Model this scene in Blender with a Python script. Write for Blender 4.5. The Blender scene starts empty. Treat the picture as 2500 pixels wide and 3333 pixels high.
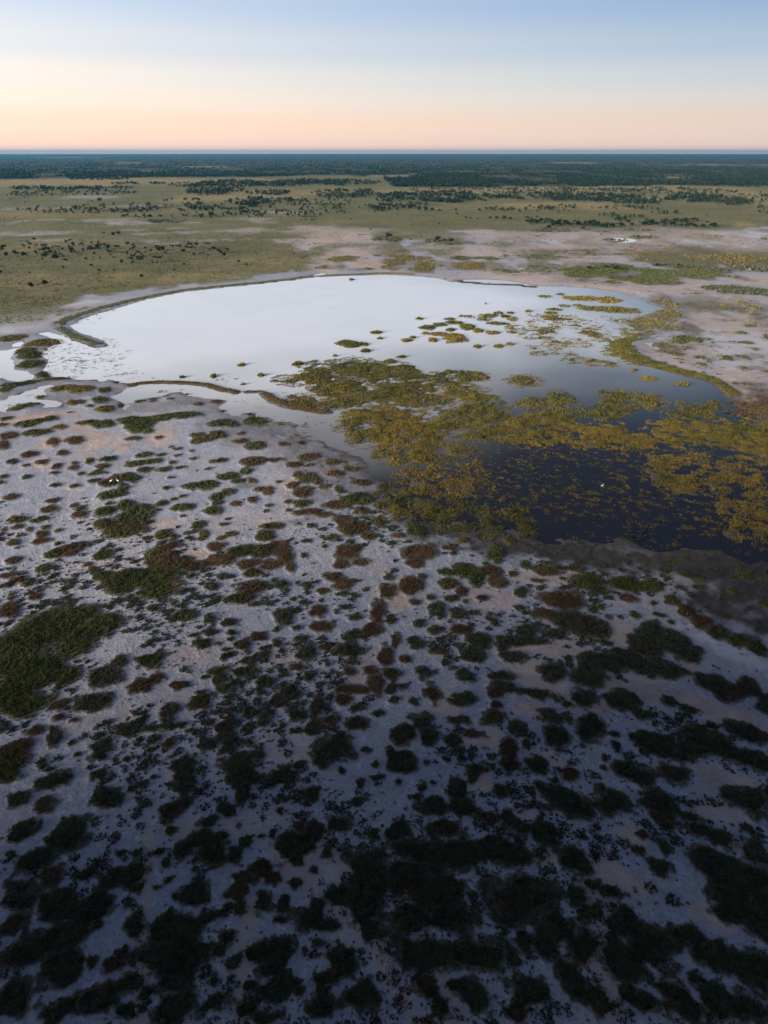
import bpy, math, random
import numpy as np
from mathutils import Vector
R = math.radians
random.seed(11)
rng = np.random.default_rng(11)
sc = bpy.context.scene
col = sc.collection

# ------------------------------------------------------------------ camera
CAM_H = 65.0
PITCH = R(27.83)
cam_d = bpy.data.cameras.new('camera')
cam_d.sensor_fit = 'VERTICAL'
cam_d.sensor_height = 36.0
cam_d.lens = 24.0
cam_d.clip_start = 0.5
cam_d.clip_end = 120000
cam = bpy.data.objects.new('camera', cam_d)
cam.location = (0, 0, CAM_H)
cam.rotation_euler = (math.pi / 2 - PITCH, 0, 0)
col.objects.link(cam)
sc.camera = cam

# ------------------------------------------------------------------ exposure
sc.view_settings.view_transform = 'Standard'
sc.view_settings.look = 'None'
sc.view_settings.gamma = 1.0
sc.view_settings.use_curve_mapping = False
sc.view_settings.exposure = 1.42
EXPOSURE = 2.676            # linear gain of that exposure

# ------------------------------------------------------------------ sun: low, at the left, soft through dusk air
SUN_EL = R(12.0)
SUN_DIR = Vector((0.788 * math.cos(SUN_EL), 0.616 * math.cos(SUN_EL), -math.sin(SUN_EL)))   # direction of travel
sun_d = bpy.data.lights.new('sun', 'SUN')
sun_d.energy = 5.0
sun_d.angle = R(22)
sun_d.color = (1.0, 0.93, 0.86)
sun = bpy.data.objects.new('sun', sun_d)
sun.rotation_euler = SUN_DIR.to_track_quat('-Z', 'Y').to_euler()
sun.location = (-200, -60, 120)
col.objects.link(sun)

# ------------------------------------------------------------------ dusk sky
def lin(r, g, b):
    f = lambda c: (c / 255 / 12.92) if c / 255 <= 0.04045 else ((c / 255 + 0.055) / 1.055) ** 2.4
    return (f(r), f(g), f(b), 1.0)
world = bpy.data.worlds.new('World')
sc.world = world
world.use_nodes = True
wt = world.node_tree
wt.nodes.clear()
def wn(kind, **kw):
    n = wt.nodes.new(kind)
    for k, v in kw.items():
        setattr(n, k, v)
    return n
def wmath(op, a, b=None):
    n = wn('ShaderNodeMath', operation=op)
    for i, v in enumerate((a, b)):
        if v is None: continue
        if isinstance(v, (int, float)): n.inputs[i].default_value = v
        else: wt.links.new(v, n.inputs[i])
    return n.outputs[0]
wtc = wn('ShaderNodeTexCoord')
wsep = wn('ShaderNodeSeparateXYZ')
wt.links.new(wtc.outputs['Generated'], wsep.inputs[0])
zpos = wmath('MAXIMUM', wsep.outputs['Z'], 0.0)
spos = wmath('SQRT', zpos)
ramp = wn('ShaderNodeValToRGB')
ramp.color_ramp.interpolation = 'EASE'
STOPS = [(0.0, (262, 220, 204)), (0.08, (258, 222, 205)), (0.18, (254, 225, 204)), (0.236, (244, 231, 220)), (0.28, (230, 229, 227)), (0.331, (207, 217, 229)),
         (0.396, (180, 202, 229)), (0.48, (160, 184, 214)), (0.64, (84, 103, 138)), (1.0, (57, 72, 103))]
els = ramp.color_ramp.elements
while len(els) < len(STOPS): els.new(0.5)
for e, (p, c) in zip(els, STOPS):
    e.position = p; e.color = lin(*c)
wt.links.new(spos, ramp.inputs[0])
# the sky is brighter round towards the sun, evenly all the way
dotx = wmath('MULTIPLY', wsep.outputs['X'], -0.788)
doty = wmath('MULTIPLY', wsep.outputs['Y'], -0.616)
toward = wmath('ADD', wmath('ADD', dotx, doty), 0.616)
up = wmath('ADD', wmath('MULTIPLY', wmath('MINIMUM', zpos, 0.14), 4.6), 0.30)      # less of it in the thick air low down
tint = wn('ShaderNodeCombineXYZ')
for ch, k in enumerate((1.25, 0.85, 0.5)):
    wt.links.new(wmath('ADD', wmath('MULTIPLY', wmath('MULTIPLY', toward, up), k), 1.0), tint.inputs[ch])
vm = wn('ShaderNodeVectorMath', operation='MULTIPLY')
wt.links.new(ramp.outputs[0], vm.inputs[0]); wt.links.new(tint.outputs[0], vm.inputs[1])
bg = wn('ShaderNodeBackground')
wt.links.new(vm.outputs[0], bg.inputs['Color'])
bg.inputs['Strength'].default_value = 1.0 / EXPOSURE
wo = wn('ShaderNodeOutputWorld')
wt.links.new(bg.outputs[0], wo.inputs[0])

# ------------------------------------------------------------------ render settings
sc.cycles.max_bounces = 6
sc.cycles.diffuse_bounces = 2
sc.cycles.glossy_bounces = 2
sc.cycles.transmission_bounces = 2
sc.cycles.volume_bounces = 0
sc.cycles.use_denoising = True
sc.cycles.denoiser = 'OPENIMAGEDENOISE'
CLUMPS = [
('y',[(-145.8,269.7,5.47,5.85,-0.45),(-146.7,265.9,3.6,4.09,-0.45)]),
('y',[(-129.8,262.4,7.12,7.05,-0.41),(-133.4,260.6,5.3,5.45,-0.42)]),
('g',[(-131.8,249.4,4.25,6.51,-0.43),(-127.1,242.9,4.99,6.21,-0.43)]),
('g',[(-121.6,231.8,4.95,5.72,-0.43)]),
('g',[(-112.1,219.4,2.74,4.59,-0.42)]),
('b',[(-120.0,260.2,1.24,3.06,-0.39)]),
('g',[(-103.6,177.1,1.9,2.03,-0.46)]),
('g',[(-101.7,171.9,1.48,1.74,-0.46)]),
('g',[(-103.7,188.9,3.68,3.14,-0.43),(-105.1,185.6,2.64,1.97,-0.45)]),
('y',[(-103.3,197.3,1.39,2.4,-0.42)]),
('b',[(-106.9,198.2,1.53,1.7,-0.43)]),
('y',[(-99.5,204.5,4.15,4.03,-0.39),(-93.3,203.4,4.28,4.95,-0.37)]),
('y',[(-91.3,191.3,1.89,2.91,-0.38)]),
('b',[(-88.8,191.9,1.9,2.24,-0.37)]),
('g',[(-85.6,202.7,2.27,2.92,-0.35)]),
('m',[(-83.9,193.5,2.19,4.06,-0.35)]),
('y',[(-79.6,185.3,2.96,3.35,-0.35)]),
('m',[(-84.9,187.8,1.33,1.72,-0.36)]),
('m',[(-76.2,188.8,1.47,2.15,-0.33)]),
('b',[(-88.2,182.3,0.91,1.03,-0.39)]),
('g',[(-116.2,208.1,4.36,3.19,-0.45),(-113.1,210.7,4.41,2.7,-0.43)]),
('g',[(-116.5,203.3,2.49,2.57,-0.46)]),
('b',[(-106.1,214.9,7.1,1.93,-0.4)]),
('m',[(-67.9,201.7,2.12,1.66,-0.28)]),
('m',[(-63.0,203.3,1.0,0.95,-0.26)]),
('m',[(-68.5,194.5,1.37,1.34,-0.29)]),
('m',[(-72.2,193.0,2.04,1.55,-0.31)]),
('b',[(-67.9,192.3,1.09,1.09,-0.29)]),
('b',[(-63.4,194.5,1.37,1.11,-0.27)]),
('m',[(-59.5,199.5,1.54,1.15,-0.25)]),
('b',[(-49.1,191.9,1.9,2.56,-0.21)]),
('b',[(-45.2,184.7,1.71,1.8,-0.2)]),
('m',[(-54.0,189.7,1.68,1.68,-0.24)]),
('b',[(-37.8,181.4,0.91,0.96,-0.17)]),
('b',[(-34.8,187.2,0.93,0.81,-0.16)]),
('b',[(-65.3,197.7,0.97,0.91,-0.27)]),
('b',[(-108.5,189.2,1.34,1.36,-0.45)]),
('m',[(-85.5,211.7,1.48,1.31,-0.33)]),
('g',[(-95.5,172.6,3.85,3.08,-0.43),(-94.0,175.5,2.52,1.97,-0.42),(-91.5,177.0,2.22,2.78,-0.41)]),
('y',[(-86.0,170.5,2.03,2.04,-0.4)]),
('g',[(-80.4,173.8,3.43,1.89,-0.37),(-75.3,172.6,3.1,3.72,-0.35)]),
('g',[(-69.1,175.2,3.77,3.77,-0.32),(-65.3,171.4,4.01,5.07,-0.31),(-61.6,167.4,1.51,2.08,-0.3),(-61.5,177.4,5.71,3.05,-0.28),(-55.2,179.8,5.78,3.09,-0.25)]),
('g',[(-90.2,166.3,3.61,3.06,-0.42)]),
('b',[(-96.4,164.2,2.68,3.22,-0.45),(-94.8,158.0,1.61,3.7,-0.46)]),
('b',[(-83.4,160.0,1.75,3.35,-0.41)]),
('m',[(-78.3,161.0,2.64,3.69,-0.38)]),
('b',[(-78.1,153.2,1.57,2.02,-0.39)]),
('b',[(-63.9,162.4,2.36,1.83,-0.31)]),
('b',[(-57.7,163.4,1.3,1.49,-0.28)]),
('m',[(-47.0,160.5,2.22,1.91,-0.24),(-45.8,161.8,3.23,2.58,-0.23),(-43.2,164.7,2.68,2.97,-0.21)]),
('m',[(-48.0,164.6,2.51,1.83,-0.24)]),
('m',[(-44.2,173.8,3.74,3.25,-0.21),(-40.9,172.6,1.86,2.49,-0.2)]),
('g',[(-34.6,176.0,4.41,3.66,-0.16)]),
('b',[(-37.1,165.5,1.32,1.32,-0.18)]),
('m',[(-36.1,160.2,2.33,1.88,-0.18)]),
('m',[(-32.1,157.2,2.87,3.03,-0.17)]),
('b',[(-85.2,152.1,2.35,2.34,-0.43)]),
('d',[(-87.5,147.7,1.42,1.95,-0.45)]),
('b',[(-80.4,147.5,1.8,1.77,-0.42)]),
('b',[(-83.3,145.5,0.86,1.16,-0.43)]),
('b',[(-76.0,144.9,1.4,2.28,-0.4)]),
('b',[(-74.9,141.3,1.16,0.96,-0.4)]),
('b',[(-69.5,147.9,1.15,2.18,-0.36)]),
('b',[(-72.6,146.8,0.87,1.15,-0.38)]),
('b',[(-71.7,144.2,1.34,1.82,-0.38)]),
('b',[(-65.3,145.1,1.72,1.96,-0.35)]),
('b',[(-68.6,140.8,1.05,1.34,-0.37)]),
('g',[(-65.3,141.4,2.21,1.61,-0.36)]),
('b',[(-64.3,137.1,1.54,1.54,-0.36)]),
('m',[(-65.6,149.4,2.2,1.76,-0.34)]),
('g',[(-57.7,151.7,2.34,1.92,-0.3)]),
('m',[(-53.8,151.8,1.45,1.47,-0.28)]),
('g',[(-58.5,146.3,2.71,2.24,-0.31),(-54.6,147.9,2.62,1.98,-0.29)]),
('b',[(-54.8,143.1,2.02,1.88,-0.3)]),
('m',[(-50.7,143.4,2.13,1.88,-0.28)]),
('b',[(-47.1,144.3,1.61,1.21,-0.26)]),
('b',[(-49.7,147.1,1.09,1.11,-0.27)]),
('b',[(-49.6,151.2,1.0,1.02,-0.26)]),
('b',[(-50.7,155.5,1.37,1.22,-0.26)]),
('b',[(-52.8,156.9,1.03,0.93,-0.27)]),
('b',[(-45.5,149.4,1.1,0.99,-0.24)]),
('g',[(-47.0,154.2,0.68,0.9,-0.24)]),
('m',[(-39.3,148.1,2.62,1.53,-0.21)]),
('m',[(-31.0,147.6,3.6,3.01,-0.17)]),
('g',[(-40.6,143.4,0.8,0.79,-0.22)]),
('g',[(-48.0,138.8,1.04,0.89,-0.27)]),
('m',[(-60.4,136.5,2.56,3.28,-0.34),(-58.7,139.1,2.6,2.33,-0.33),(-56.0,138.3,1.66,2.56,-0.31)]),
('g',[(-58.0,130.4,3.21,2.82,-0.34),(-56.5,132.7,1.25,1.92,-0.33)]),
('b',[(-85.5,139.5,1.15,1.51,-0.46)]),
('d',[(-80.2,138.9,1.45,1.48,-0.43)]),
('m',[(-71.9,134.7,1.12,1.27,-0.4)]),
('b',[(-67.5,134.5,1.42,1.25,-0.38)]),
('b',[(-84.5,136.1,0.72,1.32,-0.46)]),
('b',[(-78.9,129.1,1.67,2.18,-0.45)]),
('b',[(-69.1,127.3,1.7,1.51,-0.4)]),
('b',[(-68.2,123.5,1.99,2.21,-0.41)]),
('b',[(-63.9,125.2,1.15,1.23,-0.38)]),
('b',[(-61.2,121.3,1.68,2.34,-0.37)]),
('b',[(-57.0,126.0,1.06,0.89,-0.34)]),
('g',[(-42.0,134.5,2.53,1.92,-0.24),(-38.8,135.1,2.79,3.12,-0.23)]),
('g',[(-35.1,139.3,2.86,2.26,-0.2),(-32.5,136.9,1.64,1.46,-0.19),(-31.6,142.3,1.48,2.07,-0.18)]),
('g',[(-47.1,133.5,1.11,1.07,-0.27)]),
('b',[(-29.4,137.3,1.13,1.71,-0.17)]),
('b',[(-27.1,132.9,1.4,1.39,-0.16),(-25.0,131.9,1.35,2.73,-0.15)]),
('g',[(-42.7,129.5,0.88,0.91,-0.25)]),
('g',[(-44.2,128.1,0.97,1.0,-0.27)]),
('g',[(-46.1,126.1,1.54,1.53,-0.28)]),
('m',[(-35.4,128.9,1.96,2.0,-0.21),(-33.5,131.5,1.79,1.83,-0.2),(-34.7,126.4,1.45,1.51,-0.21)]),
('m',[(-27.5,127.8,1.36,1.52,-0.17)]),
('b',[(-31.0,126.1,1.2,1.5,-0.19)]),
('m',[(-41.7,124.4,2.38,2.12,-0.26)]),
('m',[(-34.8,122.8,2.17,2.27,-0.22)]),
('b',[(-23.9,125.2,1.05,0.84,-0.15)]),
('d',[(-19.6,123.0,0.8,0.71,-0.12)]),
('g',[(-56.8,122.3,2.58,2.77,-0.35),(-53.4,125.4,1.82,2.85,-0.32),(-49.6,121.9,3.51,4.38,-0.31),(-50.8,119.9,2.77,4.09,-0.32)]),
('m',[(-55.1,117.0,2.04,2.58,-0.35),(-52.1,114.3,2.23,3.44,-0.34),(-49.9,115.7,3.15,3.67,-0.32),(-48.2,117.5,1.59,2.47,-0.31)]),
('b',[(-46.2,114.8,1.07,1.42,-0.3)]),
('m',[(-42.2,113.2,1.9,2.22,-0.28)]),
('b',[(-40.4,120.7,0.65,0.71,-0.25)]),
('m',[(-36.3,117.0,2.09,1.92,-0.24)]),
('y',[(-34.5,113.2,1.15,1.64,-0.23)]),
('g',[(-31.4,117.2,1.18,0.86,-0.2)]),
('y',[(-30.8,111.8,1.1,0.98,-0.21)]),
('y',[(-29.3,113.3,1.33,1.27,-0.2)]),
('m',[(-73.0,119.1,2.21,1.81,-0.44)]),
('b',[(-71.3,115.9,1.44,1.22,-0.44)]),
('m',[(-68.5,119.1,1.84,1.58,-0.42)]),
('b',[(-68.5,115.1,0.76,1.2,-0.43)]),
('b',[(-65.9,115.9,0.99,1.21,-0.41)]),
('b',[(-65.2,113.2,1.42,1.84,-0.42)]),
('b',[(-73.5,114.8,0.8,1.21,-0.46)]),
('y',[(-62.8,114.6,0.8,0.79,-0.4)]),
('d',[(-69.2,112.6,0.88,0.97,-0.44)]),
('m',[(-69.3,110.0,1.21,1.51,-0.45)]),
('b',[(-64.3,110.6,2.17,1.4,-0.42)]),
('b',[(-67.7,108.2,0.51,0.64,-0.44)]),
('g',[(-60.8,109.6,0.95,0.83,-0.4)]),
('m',[(-59.8,105.8,1.6,1.91,-0.4),(-58.1,107.2,2.55,2.47,-0.39),(-56.2,108.9,1.72,1.98,-0.37)]),
('m',[(-50.8,105.5,2.1,2.03,-0.35)]),
('b',[(-66.2,103.6,1.74,1.55,-0.45)]),
('g',[(-59.7,101.1,1.62,1.64,-0.42)]),
('b',[(-52.5,102.2,1.15,0.98,-0.37)]),
('b',[(-48.6,102.0,1.02,0.72,-0.34)]),
('b',[(-65.0,98.9,1.44,1.21,-0.45)]),
('m',[(-62.5,97.3,1.78,1.25,-0.44),(-63.7,95.7,1.33,1.08,-0.46)]),
('g',[(-60.3,96.3,1.17,1.07,-0.43)]),
('g',[(-48.5,98.5,2.07,1.68,-0.35)]),
('m',[(-44.5,97.2,3.47,4.17,-0.33),(-42.4,99.3,2.8,2.44,-0.31),(-41.0,97.2,3.15,3.69,-0.3),(-38.1,98.3,2.98,3.58,-0.28),(-37.4,94.4,4.05,2.67,-0.28)]),
('m',[(-40.5,105.0,3.01,3.71,-0.28),(-39.5,108.9,1.63,1.74,-0.27),(-36.9,102.7,3.7,2.77,-0.26)]),
('b',[(-33.0,101.9,3.88,2.02,-0.24),(-29.0,104.2,3.32,2.4,-0.21),(-23.8,102.6,2.46,1.86,-0.17)]),
('b',[(-31.0,108.6,1.97,2.05,-0.21)]),
('m',[(-26.2,107.0,2.75,2.15,-0.18),(-22.4,107.0,2.54,2.64,-0.16)]),
('b',[(-19.6,107.9,2.34,3.49,-0.14),(-17.9,105.0,1.88,3.03,-0.13),(-20.0,102.3,2.25,2.0,-0.15),(-16.5,101.7,1.02,1.9,-0.12)]),
('m',[(-23.0,99.4,2.09,1.63,-0.17)]),
('m',[(-22.7,112.9,2.21,2.68,-0.15),(-21.2,116.5,1.81,1.5,-0.14),(-22.6,116.5,1.81,1.5,-0.15)]),
('g',[(-17.0,125.9,2.31,2.0,-0.11)]),
('m',[(-20.0,134.7,1.42,2.11,-0.12),(-17.4,131.9,2.24,2.83,-0.1),(-17.1,139.0,2.34,3.08,-0.1),(-19.6,140.2,1.57,2.5,-0.11),(-14.9,137.1,1.28,2.17,-0.09)]),
('b',[(-20.0,126.9,0.97,1.07,-0.12)]),
('d',[(-14.2,116.6,1.09,1.12,-0.09)]),
('d',[(-14.7,110.7,1.17,0.86,-0.1)]),
('b',[(-8.5,119.4,2.4,2.12,-0.06)]),
('m',[(-6.2,115.2,3.36,3.47,-0.04),(-3.0,112.5,1.85,1.76,-0.02)]),
('g',[(-9.6,112.0,1.49,1.49,-0.07)]),
('b',[(-7.1,106.6,2.75,3.08,-0.05),(-5.1,108.2,1.28,1.66,-0.04),(-4.1,103.4,1.86,1.86,-0.03),(-7.8,102.6,1.85,1.69,-0.06)]),
('d',[(-14.6,105.4,0.75,1.12,-0.1)]),
('b',[(-8.9,98.7,1.99,1.74,-0.07),(-7.2,96.4,2.16,2.1,-0.06),(-5.3,97.2,1.5,0.85,-0.04)]),
('b',[(-10.0,94.2,1.31,1.22,-0.08)]),
('d',[(-6.9,93.3,1.15,0.8,-0.05)]),
('d',[(-4.8,92.9,0.95,0.79,-0.04)]),
('d',[(-12.9,95.9,0.98,1.39,-0.1),(-11.8,96.9,0.87,0.71,-0.09)]),
('d',[(-17.4,96.1,1.64,1.33,-0.13)]),
('m',[(-21.9,95.1,2.91,2.35,-0.17),(-23.5,92.1,2.46,2.39,-0.18)]),
('m',[(-20.6,90.6,1.2,0.9,-0.16)]),
('d',[(-29.0,95.5,1.32,1.62,-0.22)]),
('d',[(-27.8,98.4,1.27,1.17,-0.21)]),
('d',[(-33.3,98.7,1.04,0.89,-0.25)]),
('d',[(-33.7,93.5,0.84,0.83,-0.26)]),
('d',[(-32.3,91.1,0.6,0.79,-0.25)]),
('m',[(-57.4,92.5,1.06,1.15,-0.42)]),
('b',[(-60.8,92.2,0.83,0.8,-0.45)]),
('b',[(-15.5,122.3,3.52,1.61,-0.1),(-12.1,121.3,2.33,1.19,-0.08)]),
('g',[(-5.8,128.1,3.41,3.01,-0.04)]),
('b',[(-10.0,125.4,3.35,2.29,-0.06)]),
('m',[(-4.7,122.8,1.88,2.02,-0.03)]),
('m',[(-1.1,118.5,1.28,2.86,-0.01)]),
('b',[(-0.9,125.4,1.44,1.87,-0.01)]),
('m',[(-18.3,150.7,2.77,2.53,-0.1)]),
('b',[(-11.7,147.3,2.45,1.89,-0.06)]),
('m',[(-11.5,140.8,2.62,2.01,-0.07)]),
('b',[(-21.3,172.0,1.73,1.75,-0.1)]),
('m',[(-20.9,159.5,1.28,1.39,-0.11)]),
('b',[(-25.1,158.7,1.74,1.53,-0.13)]),
('m',[(-21.0,145.9,1.89,1.87,-0.12)]),
('m',[(-10.0,133.0,0.8,2.52,-0.06)]),
('b',[(-7.4,144.0,2.14,1.82,-0.04)]),
('m',[(-5.1,136.5,2.56,1.91,-0.03)]),
('m',[(-13.1,134.2,1.52,1.63,-0.08)]),
('b',[(-26.3,148.6,2.74,1.38,-0.14)]),
('m',[(-59.8,88.8,1.92,2.61,-0.45)]),
('g',[(-48.8,88.0,3.85,2.63,-0.38),(-51.5,85.0,6.97,4.74,-0.41),(-43.8,84.4,4.2,3.8,-0.35),(-53.3,81.2,5.53,5.38,-0.43),(-45.7,80.3,4.12,3.74,-0.38),(-51.9,76.0,4.29,6.03,-0.44),(-50.2,70.3,3.29,4.45,-0.45),(-47.8,74.9,3.6,4.25,-0.41),(-47.3,67.6,3.36,2.57,-0.43),(-44.5,73.4,2.26,2.56,-0.39)]),
('d',[(-36.8,89.1,1.18,1.17,-0.29)]),
('m',[(-31.0,87.4,2.26,1.87,-0.25)]),
('d',[(-33.0,85.9,0.72,0.8,-0.27)]),
('d',[(-27.3,86.4,1.09,1.52,-0.22)]),
('m',[(-24.0,85.5,1.36,1.37,-0.2)]),
('d',[(-15.8,87.0,1.53,2.72,-0.13)]),
('b',[(-10.5,88.8,1.77,1.99,-0.08)]),
('b',[(-9.6,84.6,1.96,1.74,-0.08)]),
('d',[(-6.1,89.8,1.12,0.76,-0.05)]),
('d',[(-4.7,86.9,1.27,0.9,-0.04)]),
('d',[(-7.7,88.5,0.52,0.74,-0.06)]),
('d',[(-4.9,82.3,1.75,1.56,-0.04)]),
('d',[(-5.1,79.1,2.58,2.0,-0.04)]),
('b',[(-8.7,79.5,1.09,0.95,-0.08)]),
('b',[(-0.9,88.6,1.47,3.82,-0.01)]),
('b',[(-1.7,83.8,1.7,1.82,-0.01)]),
('b',[(-2.0,74.3,1.17,1.2,-0.02)]),
('b',[(-4.9,74.1,1.3,1.2,-0.05)]),
('d',[(-12.5,81.4,1.25,1.15,-0.11)]),
('d',[(-16.6,83.7,0.53,0.69,-0.14)]),
('d',[(-13.3,84.2,0.78,0.81,-0.11)]),
('m',[(-19.1,81.8,1.74,1.23,-0.16),(-20.9,80.1,1.44,1.41,-0.18)]),
('d',[(-15.8,80.7,0.9,1.2,-0.14)]),
('d',[(-15.0,78.6,0.61,0.73,-0.13)]),
('d',[(-28.8,82.3,0.77,0.69,-0.24)]),
('m',[(-27.0,80.3,1.44,1.43,-0.23)]),
('d',[(-26.4,83.1,1.41,1.04,-0.22)]),
('d',[(-23.2,82.9,0.95,0.8,-0.2)]),
('d',[(-22.9,81.5,0.63,0.67,-0.2)]),
('d',[(-24.9,80.3,0.55,0.55,-0.21)]),
('d',[(-23.1,77.3,0.6,0.93,-0.2)]),
('d',[(-23.2,78.9,0.75,0.53,-0.2)]),
('m',[(-34.5,81.0,1.11,0.91,-0.29)]),
('m',[(-33.1,76.8,2.4,2.1,-0.29)]),
('d',[(-28.4,74.6,0.49,0.6,-0.25)]),
('d',[(-27.5,74.2,0.42,0.35,-0.25)]),
('d',[(-19.2,76.5,1.4,1.27,-0.17),(-17.8,77.8,1.08,0.93,-0.16)]),
('d',[(-17.9,74.2,0.85,0.68,-0.16)]),
('m',[(-23.3,74.3,1.95,1.08,-0.21),(-22.6,72.7,1.28,1.19,-0.21),(-21.7,70.8,1.13,1.29,-0.2)]),
('d',[(-24.9,72.9,0.84,0.63,-0.23)]),
('d',[(-20.3,74.1,0.98,1.12,-0.18)]),
('m',[(-12.4,75.1,1.08,0.98,-0.11)]),
('d',[(-11.4,78.1,1.55,1.97,-0.1)]),
('d',[(-10.5,73.4,0.97,1.43,-0.1)]),
('d',[(-8.2,75.9,0.53,0.55,-0.07)]),
('d',[(-7.9,73.1,0.61,0.52,-0.07)]),
('d',[(-38.7,73.4,2.74,2.51,-0.35),(-37.9,76.3,1.06,1.48,-0.33)]),
('m',[(-33.4,71.3,1.9,1.53,-0.31)]),
('b',[(-31.4,72.7,1.38,1.36,-0.29)]),
('m',[(-28.0,71.4,1.46,1.04,-0.26)]),
('m',[(-24.3,68.4,1.91,1.68,-0.23),(-24.7,70.1,0.78,0.69,-0.23)]),
('d',[(-38.6,68.4,2.65,2.3,-0.36)]),
('m',[(-42.9,67.6,1.53,1.1,-0.4)]),
('b',[(-39.6,65.0,0.89,0.61,-0.38)]),
('b',[(-42.0,65.5,0.78,0.88,-0.4)]),
('d',[(-27.9,66.5,1.69,1.55,-0.27),(-27.7,64.1,0.89,1.15,-0.27)]),
('d',[(-29.3,63.5,1.06,0.73,-0.29)]),
('m',[(-25.8,64.1,0.74,0.65,-0.26)]),
('d',[(-24.4,63.2,0.91,0.56,-0.25)]),
('d',[(-32.2,63.5,1.94,1.36,-0.32)]),
('d',[(-32.3,66.1,0.54,0.65,-0.31)]),
('d',[(-36.4,63.7,0.59,0.5,-0.36)]),
('d',[(-21.1,67.8,1.04,0.52,-0.2)]),
('d',[(-17.3,66.3,1.21,1.34,-0.17),(-15.5,65.1,1.04,1.22,-0.15)]),
('d',[(-14.1,68.0,1.38,1.21,-0.14),(-12.8,69.8,1.72,1.6,-0.12)]),
('d',[(-16.1,72.2,1.76,1.31,-0.15)]),
('d',[(-16.5,69.9,0.88,0.81,-0.16)]),
('d',[(-8.7,67.6,1.22,1.7,-0.08)]),
('d',[(-11.4,65.9,1.32,1.24,-0.11)]),
('d',[(-8.9,63.7,1.35,1.18,-0.09)]),
('d',[(-11.1,63.1,0.76,0.62,-0.11)]),
('d',[(-12.8,63.9,0.53,0.63,-0.13)]),
('d',[(-6.8,65.3,1.19,1.01,-0.07)]),
('b',[(-5.0,70.8,2.21,1.35,-0.05),(-5.5,68.8,1.39,1.22,-0.05),(-3.1,70.6,1.57,1.12,-0.03)]),
('b',[(-1.1,71.6,1.33,2.74,-0.01)]),
('d',[(-3.5,67.1,1.22,0.84,-0.03)]),
('d',[(-3.5,64.3,1.83,1.39,-0.04)]),
('d',[(-0.7,66.1,0.99,0.74,-0.01)]),
('m',[(-43.9,63.1,1.46,1.19,-0.42)]),
('d',[(-41.0,62.0,0.87,2.26,-0.4)]),
('d',[(-38.6,61.2,0.6,0.6,-0.38)]),
('d',[(-34.8,60.8,1.88,1.57,-0.35),(-34.4,59.0,1.26,0.95,-0.35)]),
('d',[(-37.2,59.3,0.56,0.62,-0.38)]),
('d',[(-28.6,61.6,0.89,0.82,-0.29)]),
('d',[(-28.4,60.1,0.74,0.46,-0.29)]),
('m',[(-26.5,61.2,0.92,0.93,-0.27)]),
('d',[(-30.9,58.5,0.58,0.56,-0.32)]),
('d',[(-29.6,58.9,0.36,0.41,-0.31)]),
('d',[(-27.0,58.1,0.47,0.44,-0.28)]),
('d',[(-32.0,60.6,0.46,0.54,-0.33)]),
('d',[(-25.6,59.0,0.36,0.33,-0.27)]),
('d',[(-20.6,64.1,1.18,1.29,-0.21),(-19.5,62.3,1.45,1.56,-0.2),(-19.6,65.1,0.6,1.23,-0.2)]),
('d',[(-20.6,66.3,1.21,0.55,-0.2)]),
('d',[(-21.8,60.7,1.2,1.06,-0.23)]),
('d',[(-19.2,60.1,1.02,1.04,-0.2)]),
('b',[(-16.6,61.4,0.63,0.76,-0.17)]),
('d',[(-15.4,59.3,1.12,0.94,-0.16)]),
('d',[(-17.7,58.0,2.1,1.63,-0.19),(-16.8,56.1,1.9,1.53,-0.18),(-16.1,54.0,1.32,1.55,-0.18),(-15.5,55.8,1.35,1.18,-0.17)]),
('d',[(-11.6,55.8,2.92,1.34,-0.13)]),
('d',[(-9.9,57.7,1.16,0.76,-0.11)]),
('d',[(-6.2,60.1,2.89,2.19,-0.07),(-5.5,62.1,1.33,0.99,-0.06),(-7.6,58.3,1.17,1.26,-0.08)]),
('d',[(-8.2,53.8,1.48,1.15,-0.09)]),
('d',[(-3.0,52.6,0.89,0.92,-0.03)]),
('d',[(-0.8,55.9,0.97,0.66,-0.01)]),
('d',[(-2.1,60.1,0.74,0.58,-0.02)]),
('d',[(-1.1,57.8,0.52,0.55,-0.01)]),
('d',[(-2.8,55.3,0.62,0.75,-0.03)]),
('d',[(-11.1,52.7,0.6,0.59,-0.13)]),
('d',[(-4.9,56.9,0.44,0.61,-0.05)]),
('d',[(-11.7,53.3,0.5,0.41,-0.13)]),
('m',[(-44.8,59.1,2.66,2.56,-0.45),(-44.6,60.5,1.71,1.22,-0.44),(-44.2,56.6,1.69,2.25,-0.45)]),
('d',[(-40.8,58.0,0.72,1.37,-0.42)]),
('d',[(-38.2,55.5,2.21,1.36,-0.4)]),
('d',[(-39.4,57.1,0.82,0.45,-0.41)]),
('d',[(-33.4,56.4,1.25,0.82,-0.35)]),
('d',[(-31.9,55.6,0.51,0.52,-0.34)]),
('d',[(-30.6,56.9,0.36,0.43,-0.32)]),
('d',[(-23.9,58.0,1.66,1.15,-0.25),(-23.4,56.6,1.31,1.39,-0.25),(-23.4,54.8,1.76,1.67,-0.26)]),
('d',[(-28.4,54.6,1.15,0.78,-0.31)]),
('d',[(-28.4,57.2,0.55,0.39,-0.3)]),
('d',[(-26.8,56.0,0.57,0.45,-0.29)]),
('d',[(-30.8,52.9,1.88,1.58,-0.34),(-32.2,53.7,1.06,0.84,-0.35)]),
('d',[(-27.6,52.7,0.42,0.42,-0.31)]),
('d',[(-26.3,52.3,0.49,0.48,-0.3)]),
('d',[(-41.2,52.7,1.62,1.23,-0.44)]),
('m',[(-38.1,52.3,1.45,1.4,-0.41)]),
('d',[(-23.4,51.8,2.45,1.63,-0.26)]),
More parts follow.
